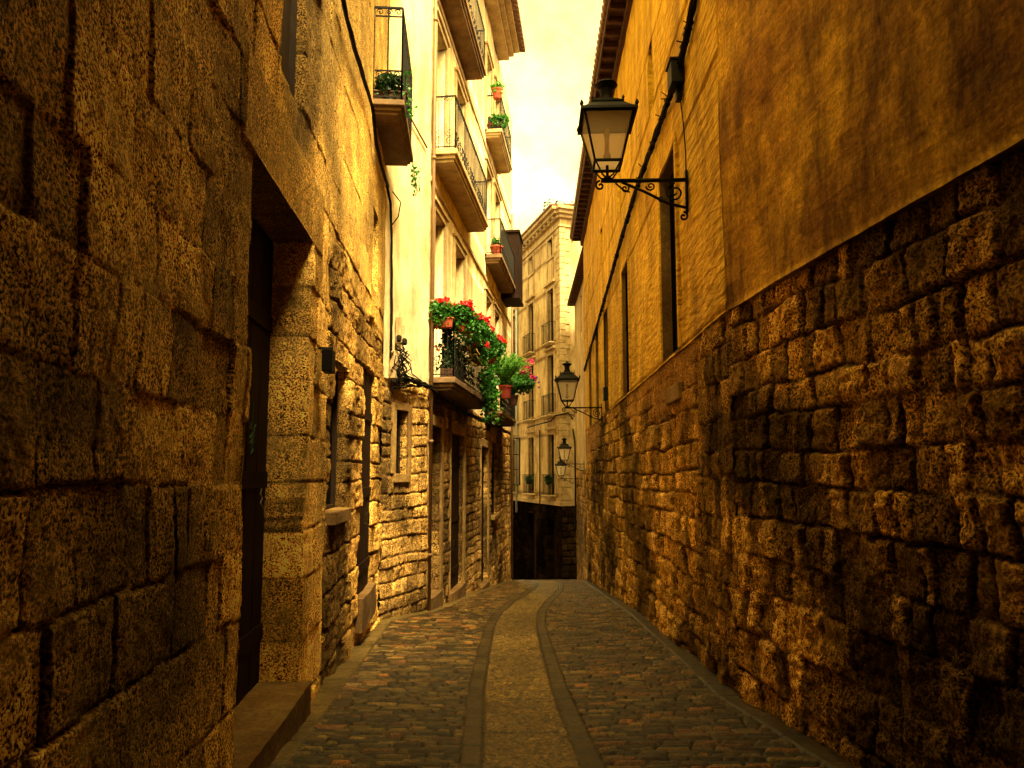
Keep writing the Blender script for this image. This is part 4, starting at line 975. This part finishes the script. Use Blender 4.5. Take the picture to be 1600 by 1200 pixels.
frond_plant('potted_fern', 'darker feathery plant spilling over the far lower balcony rail', onM(aF0+1.7, PJ+.15, 3.5+.35), 110, 1.0, M_LEAF, M_DPOT, sp=.75, rgs=8).scale = (1.0,)*3
t = thing('flowering_plant', 'bush of pink and purple flowers leaning out past the fern', 'potted plant', onM(aF0+2.0, PJ+.36, 3.5+1.1)); rg = random.Random(12)
f = MB(); leaves(f, blob(rg, 420, (.1, 0, .0), (.38, .6, .42)), .05, rg); f.build('foliage', M_LEAF, t)
b = MB(); [bloom(b, (rg.uniform(0, .45), rg.uniform(-.5, .3), rg.uniform(.1, .75)), .085, rg) for _ in range(18)]; b.build('blossoms', M_PINK, t)
b = MB(); [bloom(b, (rg.uniform(.35, .62), rg.uniform(-.2, .3), rg.uniform(-.2, .25)), .045, rg) for _ in range(9)]; b.build('blossoms', M_PURP, t)
# pots on upper far balconies
q = geranium(21, 'red pot with fresh green sprig perched on the top far balcony rail', .17, 'round', 0, .02, leaf=M_LEAFL, h=.1, n=160); q.location = onM(aF0+.06, .36, 12.35+1.0); q.scale = (1.3,)*3
q = geranium(22, 'dark pot of green leaves on the top far balcony floor', .3, 'round', 0, .02, leaf=M_LEAF, h=.12, n=300, potm=M_DPOT); q.location = onM(aF0+.25, .38, 12.36); q.scale = (1.2,)*3
q = geranium(23, 'small red pot beside the dark pot on the top far balcony', .08, 'round', 0, .02, leaf=M_LEAFD, h=.05, n=40); q.location = onM(aF0+.22, .14, 12.36)
q = geranium(24, 'red pot with a thin sprig on the middle far balcony', .1, 'round', 0, .0, leaf=M_LEAF, h=.16, n=60); q.location = onM(aF0+.22, .32, 8.34); q.scale = (1.5, 1.5, 1.2)
# plants of the high dark balcony
q = geranium(31, 'dark leafy plant in a reddish pot behind the bars of the high dark balcony', .22, 'trough', 0, .05, leaf=M_LEAFD, potm=M_DPOT, h=.16, n=420); q.location = WN.pt(aP0+.22, .22, ZPB); q.rotation_euler = (0, 0, .1)
rg = random.Random(5)
for lab, loc, ks in (('thin green ivy spray beside the bars of the high dark balcony', WN.pt(aP0+.1, .47, ZPB), ((0, .55), (.12, .4), (.2, .45))),
                     ('small green sprig growing out under the far corner of the high dark balcony', WN.pt(aP1-.1, .46, ZPB-.1), ((0, .0), (.08, -.05), (.16, .02)))):
    t = thing('ivy', lab, 'ivy', loc); l = MB(); f = MB()
    f.tube([(0, 0, ks[0][1]), (0, .12, ks[1][1]), (0, .25, ks[2][1])], .007, 4)
    for dy, zl in ks:
        x, y, z = .0, dy, zl; P = [(x, y, z)]
        for j in range(6): x += rg.uniform(.0, .03); y += rg.uniform(-.03, .03); z -= .09; P.append((x, y, z)); leaves(l, [(x+rg.gauss(0, .04), y+rg.gauss(0, .04), z+rg.gauss(0, .04)) for _ in range(3)], .03, rg)
        f.tube(P, .006, 4)
    f.build('stems', M_LEAFD, t); l.build('foliage', M_LEAF, t)
# greenery on the far balconies and roof
for i, (c, lab) in enumerate(((c0, 'small green plants on the right first-floor balcony of the corner house'), (c1, 'small green plants on the left first-floor balcony of the corner house'))):
    q = geranium(41+i, lab, .3, 'round', 0, .05, leaf=M_LEAFD, h=.3, n=260, potm=M_DPOT, ls=.06); q.location = WB.pt(c, .2, wins[6][2]+.6); q.scale = (.9,)*3
t = thing('roof_weeds', 'low green weeds growing on the tiles of the corner house', 'weeds', WB.pt(.5, .3, ZC+.5)); rg = random.Random(6)
l = MB(); leaves(l, [(rg.uniform(-.6, 2.2), rg.uniform(-1.0, 2.5), rg.uniform(0, .3)) for _ in range(400)], .06, rg); l.build('foliage', M_LEAFD, t)
